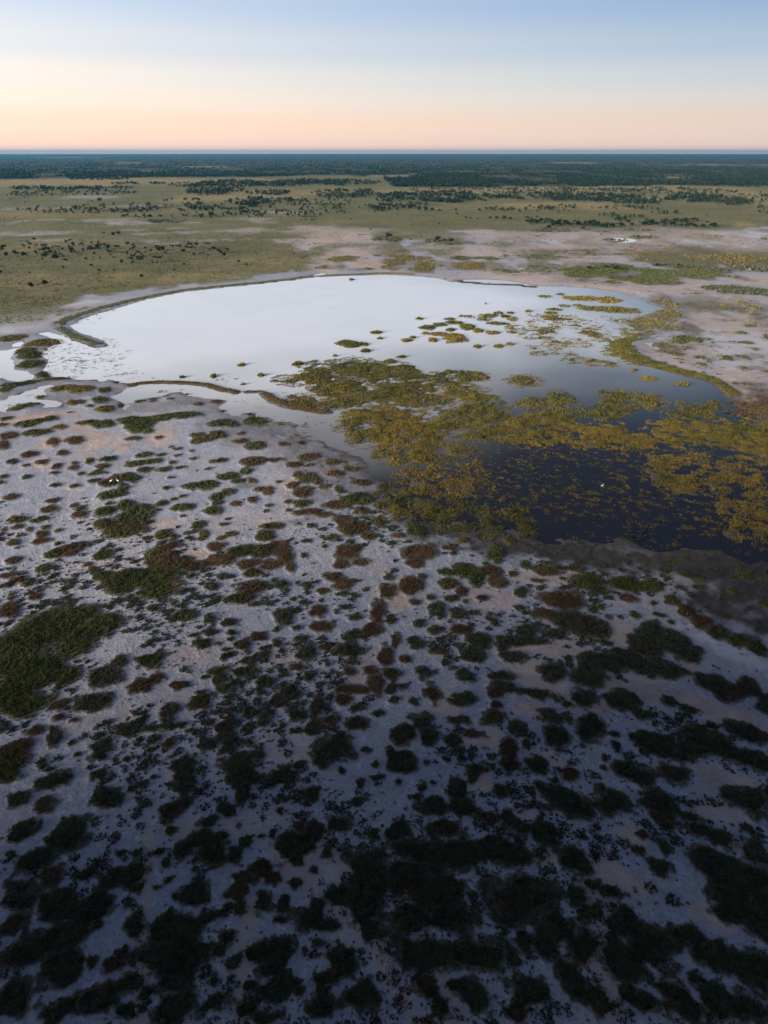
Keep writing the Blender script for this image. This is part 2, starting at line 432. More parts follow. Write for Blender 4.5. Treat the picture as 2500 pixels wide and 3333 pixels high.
('d',[(-17.3,51.5,1.42,1.04,-0.2)]),
('d',[(-38.8,48.7,1.87,1.49,-0.44)]),
('d',[(-33.6,48.7,2.49,2.27,-0.38)]),
('d',[(-36.1,45.6,2.2,1.66,-0.42)]),
('d',[(-19.0,50.1,1.16,0.83,-0.22)]),
('m',[(-22.9,48.9,0.72,0.7,-0.27)]),
('d',[(-15.6,49.5,0.33,0.41,-0.18)]),
('d',[(-20.8,46.6,1.09,1.27,-0.25),(-19.7,48.0,1.53,1.31,-0.24),(-17.5,46.0,1.59,1.34,-0.22),(-17.3,48.2,0.99,0.8,-0.21)]),
('d',[(-15.5,46.3,0.63,0.97,-0.19)]),
('d',[(-25.6,46.4,0.65,0.56,-0.31)]),
('d',[(-23.7,46.3,0.87,0.5,-0.29)]),
('d',[(-22.2,45.0,0.55,0.75,-0.27)]),
('d',[(-27.3,46.3,0.65,0.42,-0.33)]),
('d',[(-19.1,44.5,0.45,0.42,-0.24)]),
('d',[(-14.4,47.7,0.71,0.92,-0.17)]),
('d',[(-13.1,48.2,0.47,0.42,-0.16)]),
('d',[(-11.9,48.4,0.45,0.85,-0.14)]),
('d',[(-9.7,47.6,2.01,1.82,-0.12),(-9.1,49.5,0.75,0.75,-0.11),(-8.9,45.4,0.72,0.84,-0.11)]),
('d',[(-7.4,48.8,1.0,1.22,-0.09)]),
('d',[(-4.8,49.7,1.66,0.95,-0.06)]),
('d',[(-5.9,46.4,0.7,0.67,-0.07)]),
('d',[(-1.0,48.4,0.72,0.7,-0.01)]),
('d',[(-11.5,51.4,0.57,0.67,-0.13)]),
('d',[(-18.6,41.8,1.32,1.22,-0.24),(-20.3,41.6,0.57,0.46,-0.26)]),
('m',[(-12.5,44.5,1.8,1.03,-0.16),(-14.0,43.5,1.45,1.05,-0.18),(-14.4,42.0,1.28,1.02,-0.19),(-11.3,43.6,0.98,0.9,-0.14)]),
('d',[(-11.8,40.9,0.97,1.0,-0.16)]),
('d',[(-15.1,40.4,0.58,0.6,-0.2)]),
('d',[(-13.8,40.4,0.58,0.7,-0.18)]),
('d',[(-25.8,43.9,1.92,1.31,-0.32),(-27.2,43.3,1.67,1.2,-0.34),(-24.4,42.5,0.74,0.51,-0.31)]),
('d',[(-24.9,41.2,0.48,0.61,-0.32)]),
('d',[(-21.6,43.3,0.54,0.43,-0.27)]),
('d',[(-22.4,42.5,0.48,0.28,-0.28)]),
('d',[(-8.9,43.0,0.6,0.56,-0.11)]),
('d',[(-7.1,44.4,0.42,0.43,-0.09)]),
('d',[(-9.7,40.9,0.81,0.79,-0.13)]),
('d',[(-7.3,39.5,1.46,1.34,-0.1),(-6.5,40.7,0.81,0.6,-0.09),(-5.2,38.7,1.01,0.78,-0.07)]),
('d',[(-9.8,39.2,0.68,0.42,-0.13)]),
('d',[(-29.9,44.0,1.46,1.07,-0.36)]),
('d',[(-28.2,40.5,2.06,1.51,-0.36),(-31.2,40.7,2.02,1.99,-0.39)]),
('d',[(-35.6,41.4,2.27,2.58,-0.44),(-35.0,38.7,1.53,1.2,-0.45)]),
('m',[(-33.5,43.8,1.31,1.57,-0.4)]),
('d',[(-29.5,38.0,1.84,1.38,-0.39),(-31.4,37.0,1.28,0.91,-0.41)]),
('d',[(-33.5,36.0,2.21,1.83,-0.44)]),
('d',[(-29.0,34.9,1.62,1.82,-0.4)]),
('d',[(-27.1,39.0,0.48,0.61,-0.35)]),
('d',[(-23.6,38.9,0.97,1.19,-0.31)]),
('d',[(-19.3,38.2,2.44,1.69,-0.26),(-20.6,39.8,0.71,0.6,-0.27),(-20.3,36.2,2.37,1.64,-0.28),(-17.7,36.0,2.11,1.5,-0.25)]),
('d',[(-18.2,34.1,1.85,1.18,-0.26)]),
('d',[(-16.4,39.6,1.24,0.59,-0.22)]),
('d',[(-14.6,37.6,1.21,0.86,-0.2)]),
('d',[(-15.0,36.3,0.68,0.4,-0.21)]),
('d',[(-13.5,35.4,0.84,0.79,-0.19)]),
('d',[(-11.5,36.6,1.32,1.08,-0.16),(-9.6,36.6,1.59,1.24,-0.14),(-9.9,34.9,1.25,1.03,-0.14)]),
('d',[(-4.0,36.6,0.98,1.07,-0.06),(-3.5,35.2,1.25,1.3,-0.05)]),
('d',[(-6.0,37.2,0.77,0.44,-0.08)]),
('d',[(-14.6,32.2,1.52,0.96,-0.22)]),
('d',[(-22.2,33.5,1.02,0.91,-0.32)]),
('d',[(-20.6,32.8,0.62,0.5,-0.3)]),
('d',[(-24.6,35.1,0.87,0.75,-0.34)]),
('d',[(-26.4,35.5,0.65,0.49,-0.36)]),
('d',[(-23.9,36.1,0.55,0.77,-0.33)]),
('d',[(-15.1,33.9,0.47,0.45,-0.22)]),
('d',[(-11.8,33.4,0.55,0.44,-0.17)]),
('d',[(-9.6,32.9,1.45,1.15,-0.14),(-8.5,33.8,0.86,0.8,-0.12)]),
('d',[(-24.6,32.5,1.84,1.2,-0.35)]),
('d',[(-27.6,31.4,1.46,0.99,-0.4)]),
('d',[(-31.9,32.2,1.79,1.8,-0.45)]),
('d',[(-21.7,31.6,0.83,0.78,-0.32)]),
('d',[(-17.7,31.8,1.66,1.29,-0.26)]),
('d',[(-5.5,34.0,1.06,0.61,-0.08)]),
('d',[(-2.0,32.5,1.84,1.38,-0.03)]),
('d',[(-7.5,33.0,0.63,0.58,-0.11)]),
('d',[(-5.4,31.8,1.62,1.11,-0.08)]),
('d',[(-1.7,45.4,1.96,1.71,-0.02),(-1.1,43.0,2.09,1.46,-0.01),(-3.6,41.6,2.05,1.18,-0.05),(-1.8,40.5,2.02,1.6,-0.02),(-1.3,38.5,1.09,1.3,-0.02)]),
('d',[(-11.8,31.6,0.79,0.72,-0.18)]),
('d',[(-9.8,30.9,1.37,0.53,-0.15)]),
('d',[(1.1,86.4,1.05,1.25,0.01)]),
('d',[(8.3,88.8,1.59,2.48,0.07)]),
('d',[(11.7,87.9,1.58,1.77,0.1)]),
('d',[(5.4,85.2,1.04,1.34,0.04)]),
('m',[(7.6,83.7,1.17,1.31,0.06)]),
('b',[(11.8,84.0,1.63,1.49,0.1)]),
('d',[(21.7,89.4,0.96,0.76,0.17)]),
('d',[(4.7,80.7,1.34,1.78,0.04)]),
('b',[(1.6,81.0,0.76,1.95,0.01)]),
('b',[(8.0,78.6,1.76,0.94,0.07)]),
('d',[(8.8,76.2,0.83,0.75,0.08)]),
('d',[(5.5,73.9,1.17,1.48,0.05)]),
('b',[(0.2,77.9,1.34,2.57,0.0)]),
('d',[(1.1,73.9,1.36,1.53,0.01)]),
('d',[(0.8,70.8,0.95,1.35,0.01)]),
('d',[(2.3,71.0,0.88,0.72,0.02)]),
('d',[(1.5,68.8,0.84,0.91,0.01)]),
('m',[(3.0,76.9,1.2,1.01,0.03)]),
('b',[(6.4,69.8,1.43,2.3,0.06)]),
('d',[(10.7,68.9,2.23,1.53,0.1)]),
('d',[(4.0,68.3,0.8,0.99,0.04)]),
('d',[(11.3,73.4,1.36,1.9,0.1)]),
('m',[(14.1,65.5,1.77,1.76,0.14)]),
('d',[(15.0,67.8,0.8,0.77,0.15)]),
('m',[(15.0,70.1,1.31,1.12,0.14)]),
('d',[(14.2,81.1,2.15,1.97,0.12),(12.9,77.8,1.85,1.96,0.11)]),
('d',[(21.2,83.5,1.94,1.84,0.18),(19.2,81.0,2.07,1.32,0.16),(22.4,80.9,2.59,1.1,0.19),(17.4,80.4,1.24,1.85,0.15)]),
('b',[(29.3,91.1,4.51,3.29,0.23),(25.6,87.6,2.56,1.73,0.21)]),
('d',[(28.5,86.1,3.25,2.73,0.23),(31.0,84.4,3.73,3.44,0.26),(25.9,82.6,2.1,1.26,0.22)]),
('m',[(34.8,89.7,0.78,0.91,0.27)]),
('g',[(39.4,87.4,0.99,1.02,0.31)]),
('d',[(35.1,86.9,0.73,0.56,0.28)]),
('d',[(36.9,86.9,0.62,0.56,0.3)]),
('d',[(44.4,85.5,0.68,0.81,0.35)]),
('b',[(43.4,87.4,1.17,0.64,0.34)]),
('m',[(46.9,91.3,1.32,1.79,0.36),(47.9,88.5,1.69,2.24,0.37),(49.3,85.8,1.8,2.16,0.39),(50.9,83.2,1.76,2.09,0.41),(53.0,81.1,1.9,2.03,0.43),(54.8,79.3,1.91,2.1,0.45)]),
('d',[(40.7,83.8,2.12,3.13,0.33),(41.9,80.8,3.45,3.33,0.35),(38.3,79.7,3.07,2.91,0.32),(35.2,78.1,2.36,1.51,0.3)]),
('d',[(32.5,76.3,2.39,2.08,0.29),(29.9,76.6,2.66,2.39,0.26),(28.6,73.0,2.57,2.91,0.26),(26.6,68.9,1.92,2.24,0.25)]),
('d',[(23.6,74.3,2.02,2.26,0.21)]),
('d',[(18.7,77.3,2.07,1.34,0.17)]),
('d',[(16.1,73.4,2.45,1.15,0.15),(16.4,71.1,1.9,1.38,0.15)]),
('d',[(39.0,74.8,3.6,2.37,0.34),(36.3,75.8,2.31,2.08,0.32)]),
('d',[(44.2,78.1,2.22,2.55,0.37)]),
('d',[(45.3,72.0,2.61,2.2,0.4),(46.9,70.0,2.5,2.33,0.42),(49.8,71.5,1.78,2.12,0.44)]),
('d',[(20.6,69.8,3.12,1.08,0.2)]),
('d',[(24.2,67.9,1.04,0.88,0.23)]),
('d',[(31.7,68.4,2.53,2.25,0.3),(33.5,66.3,1.51,1.13,0.32)]),
('d',[(38.1,68.6,1.3,0.92,0.35)]),
('d',[(39.7,67.0,1.58,0.81,0.37)]),
('d',[(22.0,65.7,2.76,1.25,0.22),(21.6,62.4,1.91,2.19,0.22)]),
('d',[(26.2,63.7,2.06,2.52,0.26)]),
('d',[(17.1,63.8,1.35,1.44,0.17)]),
('d',[(17.5,61.1,0.54,0.91,0.18)]),
('d',[(28.9,62.7,0.76,0.76,0.29)]),
('d',[(28.5,60.7,0.74,1.08,0.29)]),
('d',[(31.8,62.2,1.56,1.52,0.32),(33.5,61.2,3.15,1.97,0.34),(34.3,59.6,3.38,1.38,0.35)]),
('d',[(40.4,62.0,3.18,2.3,0.4),(37.7,60.1,2.55,1.57,0.38)]),
('d',[(45.5,62.9,3.21,1.7,0.44)]),
('d',[(41.7,59.6,3.38,1.57,0.42),(44.3,58.5,2.23,1.79,0.44)]),
('d',[(29.6,56.6,2.64,1.99,0.31)]),
('d',[(34.0,56.7,2.24,1.66,0.36)]),
('b',[(26.6,59.0,0.53,0.7,0.28)]),
('b',[(26.1,57.4,0.47,0.5,0.28)]),
('b',[(21.9,56.6,1.25,1.25,0.24)]),
('d',[(18.0,57.5,1.46,1.51,0.19)]),
('d',[(15.1,57.9,1.55,1.41,0.16)]),
('b',[(15.1,60.5,1.31,1.71,0.16)]),
('d',[(10.7,57.1,1.26,1.58,0.12),(9.5,58.7,0.84,0.85,0.1)]),
('d',[(1.9,58.5,2.11,2.11,0.02)]),
('d',[(2.2,62.4,1.8,1.75,0.02)]),
('d',[(4.9,64.7,1.78,1.68,0.05),(5.8,62.3,1.39,1.37,0.06)]),
('d',[(5.4,61.0,0.66,0.63,0.06)]),
('d',[(8.6,61.6,1.32,1.24,0.09)]),
('b',[(9.8,64.9,1.78,1.05,0.1)]),
('b',[(11.1,62.7,1.75,0.77,0.11)]),
('d',[(13.4,54.0,1.09,1.16,0.15)]),
('d',[(10.0,55.8,0.73,0.87,0.11)]),
('d',[(8.1,54.0,1.38,2.24,0.09),(8.8,52.1,1.61,1.41,0.1)]),
('d',[(3.7,53.2,0.81,0.59,0.04)]),
('d',[(5.3,52.0,1.97,1.4,0.06)]),
('d',[(1.6,55.4,0.57,0.53,0.02)]),
('d',[(4.3,54.6,0.56,0.84,0.05)]),
('d',[(5.6,55.2,0.43,0.49,0.06)]),
('d',[(7.5,58.7,0.59,0.46,0.08)]),
('d',[(5.1,58.1,0.42,0.45,0.05)]),
('d',[(12.9,57.5,0.41,0.52,0.14)]),
('d',[(19.7,55.6,0.62,0.64,0.22)]),
('d',[(17.9,54.8,0.83,0.99,0.2)]),
('d',[(20.3,52.5,2.86,2.27,0.23),(19.6,53.8,1.59,1.3,0.22)]),
('d',[(25.6,52.5,2.81,2.11,0.29)]),
('d',[(31.2,52.4,2.24,1.83,0.35)]),
('d',[(41.0,52.8,2.92,2.12,0.44)]),
('d',[(50.5,68.0,1.29,2.48,0.46)]),
('d',[(1.7,48.8,1.5,1.47,0.02)]),
('d',[(6.7,48.8,1.94,1.19,0.08)]),
('d',[(4.1,46.2,3.38,2.07,0.05),(7.9,46.0,2.41,1.58,0.1),(1.9,43.5,2.45,1.73,0.02)]),
('d',[(11.6,46.6,2.72,1.4,0.14),(14.2,45.9,1.68,1.12,0.18)]),
('d',[(5.7,42.3,2.3,1.68,0.07)]),
('d',[(13.4,41.7,3.23,2.68,0.18)]),
('d',[(6.7,39.9,3.34,1.71,0.09)]),
('d',[(2.6,39.1,2.42,1.8,0.04)]),
('d',[(9.2,51.3,1.59,0.96,0.11),(11.2,50.5,1.32,0.77,0.13)]),
('d',[(13.7,50.2,1.17,1.36,0.16),(15.0,49.2,1.15,0.93,0.18)]),
('d',[(17.1,48.3,1.63,2.04,0.2)]),
('d',[(19.8,45.4,1.67,1.6,0.24)]),
('d',[(30.5,50.8,1.58,1.63,0.34)]),
('d',[(26.4,46.6,0.8,0.81,0.32)]),
('d',[(28.2,44.7,1.23,1.24,0.34)]),
('d',[(29.6,46.9,0.88,1.03,0.35)]),
('d',[(22.8,49.4,0.53,0.47,0.27)]),
('b',[(27.5,48.4,0.79,0.68,0.32)]),
('d',[(33.6,50.5,1.32,1.01,0.38),(33.8,49.1,1.8,1.22,0.38)]),
('d',[(35.5,48.0,1.78,1.32,0.41)]),
('d',[(39.1,49.1,0.8,0.69,0.44)]),
('d',[(35.1,43.8,4.21,2.4,0.42),(35.2,41.4,3.4,2.89,0.44)]),
('d',[(33.2,45.4,1.96,1.69,0.39)]),
('d',[(38.5,46.4,2.18,1.76,0.44)]),
('d',[(35.1,38.5,1.79,1.73,0.45)]),
('d',[(32.7,39.8,1.38,1.22,0.42)]),
('d',[(20.6,43.0,1.39,0.66,0.26),(22.0,42.1,1.51,0.64,0.28)]),
('d',[(18.9,41.5,1.14,1.11,0.24)]),
('d',[(20.2,39.8,0.8,0.97,0.27)]),
('d',[(22.1,40.7,0.43,0.31,0.29)]),
('d',[(23.3,39.8,1.33,1.08,0.31),(23.9,38.0,3.25,1.35,0.32)]),
('d',[(28.1,37.8,1.3,1.18,0.37)]),
('d',[(21.2,37.6,1.34,1.23,0.29)]),
('d',[(24.4,36.0,2.95,1.62,0.33)]),
('d',[(21.7,35.2,2.29,1.65,0.3)]),
('d',[(29.7,36.0,1.39,1.44,0.4),(30.8,37.0,0.9,0.5,0.41)]),
('d',[(27.7,34.0,0.86,0.55,0.39)]),
('d',[(33.1,34.6,1.98,2.58,0.45)]),
('d',[(28.9,32.5,1.8,1.23,0.41)]),
('d',[(31.4,31.6,1.78,1.22,0.44)]),
('d',[(16.6,38.4,2.4,1.24,0.22)]),
('d',[(14.8,37.0,1.2,1.48,0.2)]),
('d',[(18.1,36.8,1.62,1.49,0.25)]),
('d',[(12.7,37.3,0.99,0.85,0.18)]),
('d',[(3.2,36.2,2.96,1.74,0.04)]),
('d',[(8.4,36.0,2.95,1.95,0.12)]),
('d',[(11.7,35.7,0.76,0.81,0.16)]),
('d',[(12.9,33.1,1.82,1.17,0.19)]),
('d',[(16.8,33.8,1.84,1.36,0.24)]),
('d',[(18.3,32.1,1.59,1.12,0.27)]),
('d',[(21.6,32.5,1.8,1.15,0.31)]),
('d',[(24.9,33.2,1.42,0.91,0.35)]),
('d',[(25.5,31.6,1.58,0.95,0.37)]),
('d',[(8.0,32.5,1.6,1.28,0.12)]),
('d',[(4.9,31.6,1.19,0.71,0.07)]),
('d',[(11.1,31.6,1.19,0.83,0.17)]),
('d',[(3.7,33.6,1.22,0.94,0.05)]),
('d',[(6.3,33.4,1.02,0.75,0.09)]),
('y',[(15.0,110.9,1.57,1.3,0.1)]),
('y',[(23.7,111.0,1.39,1.75,0.16)]),
('m',[(20.1,106.5,1.9,3.27,0.14),(20.2,103.4,1.03,1.25,0.15)]),
('b',[(6.8,106.6,4.01,3.41,0.05),(5.4,103.0,2.06,1.92,0.04)]),
('b',[(12.2,108.2,1.97,1.16,0.09)]),
('b',[(12.6,106.2,0.88,0.81,0.09)]),
('b',[(16.4,107.8,0.72,0.58,0.11)]),
('m',[(18.1,102.8,0.74,0.62,0.13)]),
('m',[(27.6,105.1,0.67,0.65,0.2)]),
('m',[(10.7,100.0,2.01,1.48,0.08),(13.5,100.3,2.42,2.52,0.1),(15.6,98.8,1.76,3.2,0.12),(11.0,96.4,1.96,1.96,0.08)]),
('b',[(4.4,96.2,2.42,3.47,0.03)]),
('b',[(18.6,100.4,2.02,1.94,0.14),(19.3,97.4,1.78,2.5,0.15)]),
('b',[(22.3,99.4,1.04,1.18,0.16)]),
('d',[(22.7,94.0,1.5,1.84,0.18)]),
('b',[(26.3,97.3,1.34,0.79,0.2)]),
('b',[(30.5,97.8,0.87,0.66,0.23)]),
('m',[(27.9,100.5,3.03,1.97,0.2)]),
('g',[(24.9,102.0,1.31,1.54,0.18)]),
('m',[(33.7,101.0,1.7,1.31,0.24)]),
('g',[(34.8,96.7,3.34,3.33,0.26),(35.9,94.4,1.54,1.82,0.27)]),
('g',[(40.8,95.8,3.2,3.18,0.3),(44.8,95.5,2.02,2.04,0.33)]),
('b',[(40.0,92.0,1.74,1.37,0.31)]),
('g',[(6.6,98.7,0.92,1.01,0.05)]),
('d',[(0.6,98.5,1.0,1.3,0.0)]),
('d',[(7.6,92.4,0.8,1.05,0.06)]),
('m',[(5.1,91.1,1.09,0.9,0.04)]),
('m',[(10.9,92.0,1.4,1.37,0.09)]),
('m',[(12.9,94.0,1.12,1.28,0.1)]),
('d',[(16.0,92.1,1.18,0.99,0.13)]),
('y',[(13.2,91.2,0.49,0.71,0.1)]),
('b',[(1.8,116.1,1.22,1.2,0.01)]),
('b',[(2.7,112.9,1.77,1.15,0.02)]),
('g',[(6.2,114.3,2.23,2.34,0.04)]),
('d',[(1.3,109.9,1.12,1.1,0.01)]),
('b',[(0.6,94.1,1.54,2.69,0.0)]),
('m',[(52.8,95.2,1.17,0.89,0.39)]),
('y',[(57.8,94.2,0.85,1.18,0.42)]),
('g',[(61.4,90.6,1.2,1.42,0.46)]),
('m',[(59.8,98.5,0.88,0.79,0.42)]),
('b',[(59.8,92.7,0.61,0.51,0.44)]),
('m',[(52.3,98.9,1.6,1.09,0.37)]),
('m',[(62.7,98.9,2.0,1.76,0.44)]),
('m',[(54.0,98.2,1.03,0.93,0.39)])]
REED_BLOBS = [
('g',0.95,-29.6,213.1,6.67,6.53,-0.12),
('g',0.95,-21.5,222.5,6.92,12.13,-0.08),
('g',0.95,-12.5,228.0,9.42,11.78,-0.05),
('g',0.95,-16.4,204.8,7.88,9.34,-0.07),
('g',0.95,-24.6,194.6,6.17,6.45,-0.11),
('g',0.95,-4.5,222.5,6.15,12.09,-0.02),
('g',0.95,-8.4,200.7,8.43,13.48,-0.04),
('g',0.95,-17.4,189.3,6.7,4.91,-0.08),
('y',0.9,-3.8,180.0,7.05,10.28,-0.02),
('y',0.9,-9.9,174.3,4.37,7.1,-0.05),
('y',0.9,-5.9,165.0,4.18,7.29,-0.03),
('y',0.9,-1.1,165.9,3.6,8.98,-0.01),
('g',0.95,4.6,222.5,9.22,11.28,0.02),
('g',0.95,8.7,207.2,8.68,9.99,0.04),
('g',0.95,2.8,200.5,6.32,11.22,0.01),
('g',0.95,17.2,214.4,6.71,7.08,0.07),
('g',0.95,28.1,218.9,6.83,5.79,0.11),
('g',0.95,21.5,204.7,7.88,7.01,0.09),
('g',0.95,26.7,200.1,6.32,6.76,0.11),
('g',0.95,13.5,191.6,10.15,8.33,0.06),
('g',0.95,27.7,185.7,7.9,9.93,0.13),
('g',0.95,20.7,174.4,8.75,8.91,0.1),
('g',0.95,35.0,174.3,6.87,8.09,0.17),
('g',0.95,44.5,213.1,5.34,6.59,0.18),
('g',0.95,43.3,191.4,4.74,5.5,0.19),
('g',0.95,52.7,196.8,4.85,7.15,0.22),
('g',0.95,52.3,183.6,6.53,8.75,0.24),
('g',0.95,46.2,179.6,5.77,5.73,0.21),
('g',0.95,68.5,191.8,5.41,10.87,0.29),
('g',0.95,68.9,200.0,4.21,4.67,0.29),
('g',0.95,78.6,193.7,4.78,8.51,0.33),
('g',0.95,62.7,183.6,3.92,8.05,0.28),
('g',0.95,89.0,185.5,5.27,8.5,0.38),
('g',0.95,95.2,189.3,2.68,4.88,0.4),
('g',0.95,82.2,181.4,3.88,3.66,0.36),
('g',0.95,96.4,169.1,6.7,7.46,0.44),
('g',0.95,89.5,167.3,5.44,6.17,0.42),
('y',0.84,3.9,180.0,7.69,10.28,0.02),
('y',0.84,9.8,169.2,9.14,8.44,0.05),
('y',0.84,5.9,161.0,8.77,6.22,0.03),
('y',0.84,25.2,165.7,7.19,5.92,0.13),
('y',0.84,33.0,162.4,4.72,4.8,0.17),
('y',0.84,51.8,169.1,7.92,6.96,0.25),
('y',0.84,59.5,166.0,5.39,10.22,0.29),
('y',0.84,64.9,162.4,4.13,4.99,0.32),
('y',0.84,74.7,164.8,4.18,5.18,0.36),
('y',0.84,75.0,174.1,3.12,3.39,0.35),
('y',0.84,81.4,162.4,4.72,5.13,0.39),
('y',0.84,90.6,159.3,6.38,5.06,0.44),
('y',0.84,105.3,179.9,3.85,10.41,0.46),
('y',0.84,41.6,164.0,4.16,4.92,0.21),
('y',0.82,3.7,168.9,7.29,11.76,0.02),
('y',0.82,3.4,154.6,6.22,8.72,0.02),
('y',0.82,8.6,157.6,5.17,9.0,0.04),
('y',0.82,14.0,168.6,7.29,8.4,0.07),
('y',0.82,10.9,147.6,5.99,8.1,0.06),
('y',0.82,19.2,154.4,3.96,5.84,0.1),
('y',0.82,19.7,143.5,4.79,6.48,0.11),
('y',0.82,7.2,137.4,5.65,7.21,0.04),
('y',0.82,16.7,134.9,6.08,4.69,0.1),
('y',0.82,26.4,170.3,6.74,8.6,0.13),
('y',0.82,34.6,172.0,6.18,8.79,0.17),
('y',0.82,37.3,160.3,4.08,4.09,0.19),
('y',0.82,42.6,168.5,5.47,6.85,0.21),
('y',0.82,48.7,168.6,5.47,8.62,0.24),
('y',0.82,50.8,160.3,4.67,4.79,0.26),
('y',0.82,59.2,167.1,5.42,10.32,0.29),
('y',0.82,65.9,162.0,3.53,6.63,0.32),
('y',0.82,71.8,168.5,3.64,7.11,0.34),
('y',0.82,76.1,168.7,4.25,10.75,0.36),
('y',0.82,80.9,168.5,6.07,7.22,0.38),
('y',0.82,85.8,167.3,4.82,12.57,0.4),
('y',0.82,95.0,168.7,6.68,11.12,0.44),
('y',0.82,91.9,154.8,3.96,11.32,0.45),
('y',0.82,82.1,143.5,4.79,7.1,0.43),
('y',0.82,81.3,135.1,4.06,9.07,0.45),
('y',0.82,66.6,147.7,4.36,10.05,0.35),
('y',0.82,70.0,141.1,4.2,8.09,0.38),
('y',0.82,65.0,134.9,4.56,6.25,0.37),
('y',0.82,75.8,149.0,3.84,8.88,0.39),
('y',0.82,74.1,136.1,3.06,6.45,0.41),
('y',0.82,62.5,142.2,3.17,6.74,0.34),
('y',0.82,74.1,122.1,4.21,7.72,0.44),
('y',0.82,74.1,116.4,2.25,8.24,0.46),
('y',0.82,67.7,114.3,3.12,3.96,0.43),
('y',0.82,70.7,125.0,2.39,4.53,0.42),
('g',0.85,3.0,132.5,5.0,4.54,0.02),
('g',0.85,7.7,127.1,5.32,5.32,0.05),
('g',0.85,5.1,120.9,3.72,3.93,0.03),
('g',0.85,11.6,121.0,3.72,4.93,0.07),
('g',0.85,15.0,117.0,2.72,2.82,0.1),
('g',0.85,20.3,116.2,2.71,4.19,0.13),
('g',0.85,20.1,121.9,2.81,4.01,0.13),
('g',0.85,28.0,116.1,2.71,3.19,0.18),
('g',0.85,14.4,126.0,3.84,4.21,0.09),
('g',0.85,26.4,122.9,3.3,3.06,0.17),
('g',0.85,1.0,124.9,2.39,3.1,0.01),
('y',0.42,27.2,154.3,3.39,4.4,0.14),
('y',0.42,32.2,144.7,4.83,5.31,0.18),
('y',0.42,40.6,148.8,4.94,5.6,0.22),
('y',0.42,46.1,153.0,3.37,5.89,0.24),
('y',0.42,49.1,147.5,5.44,6.97,0.26),
('y',0.42,57.6,150.2,4.97,7.27,0.3),
('y',0.42,25.4,134.9,4.56,5.9,0.15),
('y',0.42,31.8,131.5,4.47,5.7,0.19),
('y',0.42,39.4,138.4,4.14,4.99,0.22),
('y',0.42,40.4,126.0,4.32,4.32,0.25),
('y',0.42,45.9,125.0,5.25,5.38,0.28),
('y',0.42,32.8,122.0,4.68,5.09,0.21),
('y',0.42,44.7,135.0,4.56,7.25,0.26),
('y',0.42,50.7,134.9,4.56,6.09,0.29),
('y',0.42,53.7,131.5,3.48,5.89,0.31),
('y',0.42,54.8,126.0,3.36,4.43,0.33),
('y',0.42,58.8,134.9,3.04,4.94,0.33),
('y',0.42,60.5,127.0,3.38,4.53,0.36),
('y',0.42,65.9,126.1,2.88,5.67,0.39),
('y',0.42,27.1,119.0,2.76,4.87,0.18),
('y',0.42,53.7,112.5,3.08,3.75,0.35),
('y',0.42,63.0,118.0,2.28,3.07,0.39),
('y',0.42,41.2,113.3,2.66,1.29,0.27),
('y',0.42,35.3,112.9,2.65,1.27,0.24),
('y',0.42,66.7,108.2,2.14,2.74,0.44),
('y',0.42,52.5,140.9,4.2,5.23,0.29),
('y',0.2,25.1,115.2,5.38,3.7,0.17),
('y',0.2,41.4,119.0,7.35,4.96,0.26),
('y',0.2,50.6,122.0,6.09,6.28,0.31),
('y',0.2,60.2,120.1,4.62,6.25,0.37),
('y',0.2,63.3,114.4,3.56,5.88,0.4),
('y',0.2,54.0,104.2,4.57,3.36,0.37),
('y',0.2,59.6,102.7,2.87,2.5,0.41),
('y',0.2,45.7,104.2,4.98,1.81,0.32),
('y',0.2,64.1,102.7,2.46,2.53,0.44),
('y',0.2,48.2,111.8,4.37,5.49,0.32),
('y',0.44,42.6,143.4,22.05,22.19,0.24),
('y',0.44,62.1,124.9,16.6,14.34,0.37),
('y',0.44,25.3,141.5,13.03,18.9,0.14),
('y',0.44,71.0,123.4,8.43,17.63,0.42),
('o',0.16,-26.3,180.1,12.18,11.3,-0.12),
('o',0.16,-36.5,191.5,8.12,6.32,-0.16),
('o',0.16,-15.8,169.2,6.09,8.46,-0.08),
('o',0.18,-16.4,161.2,8.75,14.01,-0.08),
('o',0.18,-8.7,148.9,4.94,6.84,-0.05),
('w',0.38,-105.8,245.9,11.74,13.67,-0.36),
('w',0.38,-106.9,233.9,9.62,15.76,-0.38),
('w',0.38,-90.1,224.9,6.99,7.54,-0.33),
('w',0.38,-117.1,242.8,7.46,13.57,-0.4),
('w',0.38,-76.3,215.5,3.0,2.66,-0.3),
('w',0.38,-54.8,213.0,6.67,4.6,-0.22),
('w',0.38,-83.6,219.4,4.56,4.42,-0.32),
('w',0.28,-29.2,198.0,4.87,8.87,-0.12),
('w',0.28,-105.0,262.6,3.56,9.91,-0.34),
('w',0.28,-127.7,317.9,7.39,10.76,-0.35),
('w',0.28,-129.5,303.4,5.06,9.96,-0.37),
('w',0.28,-76.3,383.7,5.01,3.62,-0.18),
('y',0.8,63.9,298.6,2.99,5.52,0.19),
('y',0.8,66.3,281.7,5.68,10.81,0.21),
('y',0.8,77.5,305.6,10.19,8.7,0.22),
('y',0.8,81.6,293.4,9.82,9.02,0.24),
('y',0.8,73.9,262.4,5.51,6.66,0.24),
('y',0.8,65.5,260.7,5.3,7.27,0.22),
('y',0.8,55.6,255.3,2.61,2.79,0.19),
('y',0.8,60.3,270.4,4.57,3.86,0.2),
('y',0.8,84.7,279.5,5.64,7.49,0.26),
('y',0.8,107.3,303.3,12.14,8.78,0.31),
('y',0.8,112.1,290.9,9.74,10.03,0.33),
('y',0.8,101.0,277.5,7.48,7.5,0.31),
('y',0.8,85.7,269.7,4.56,5.48,0.27),
('y',0.8,72.3,310.3,6.2,4.95,0.21),
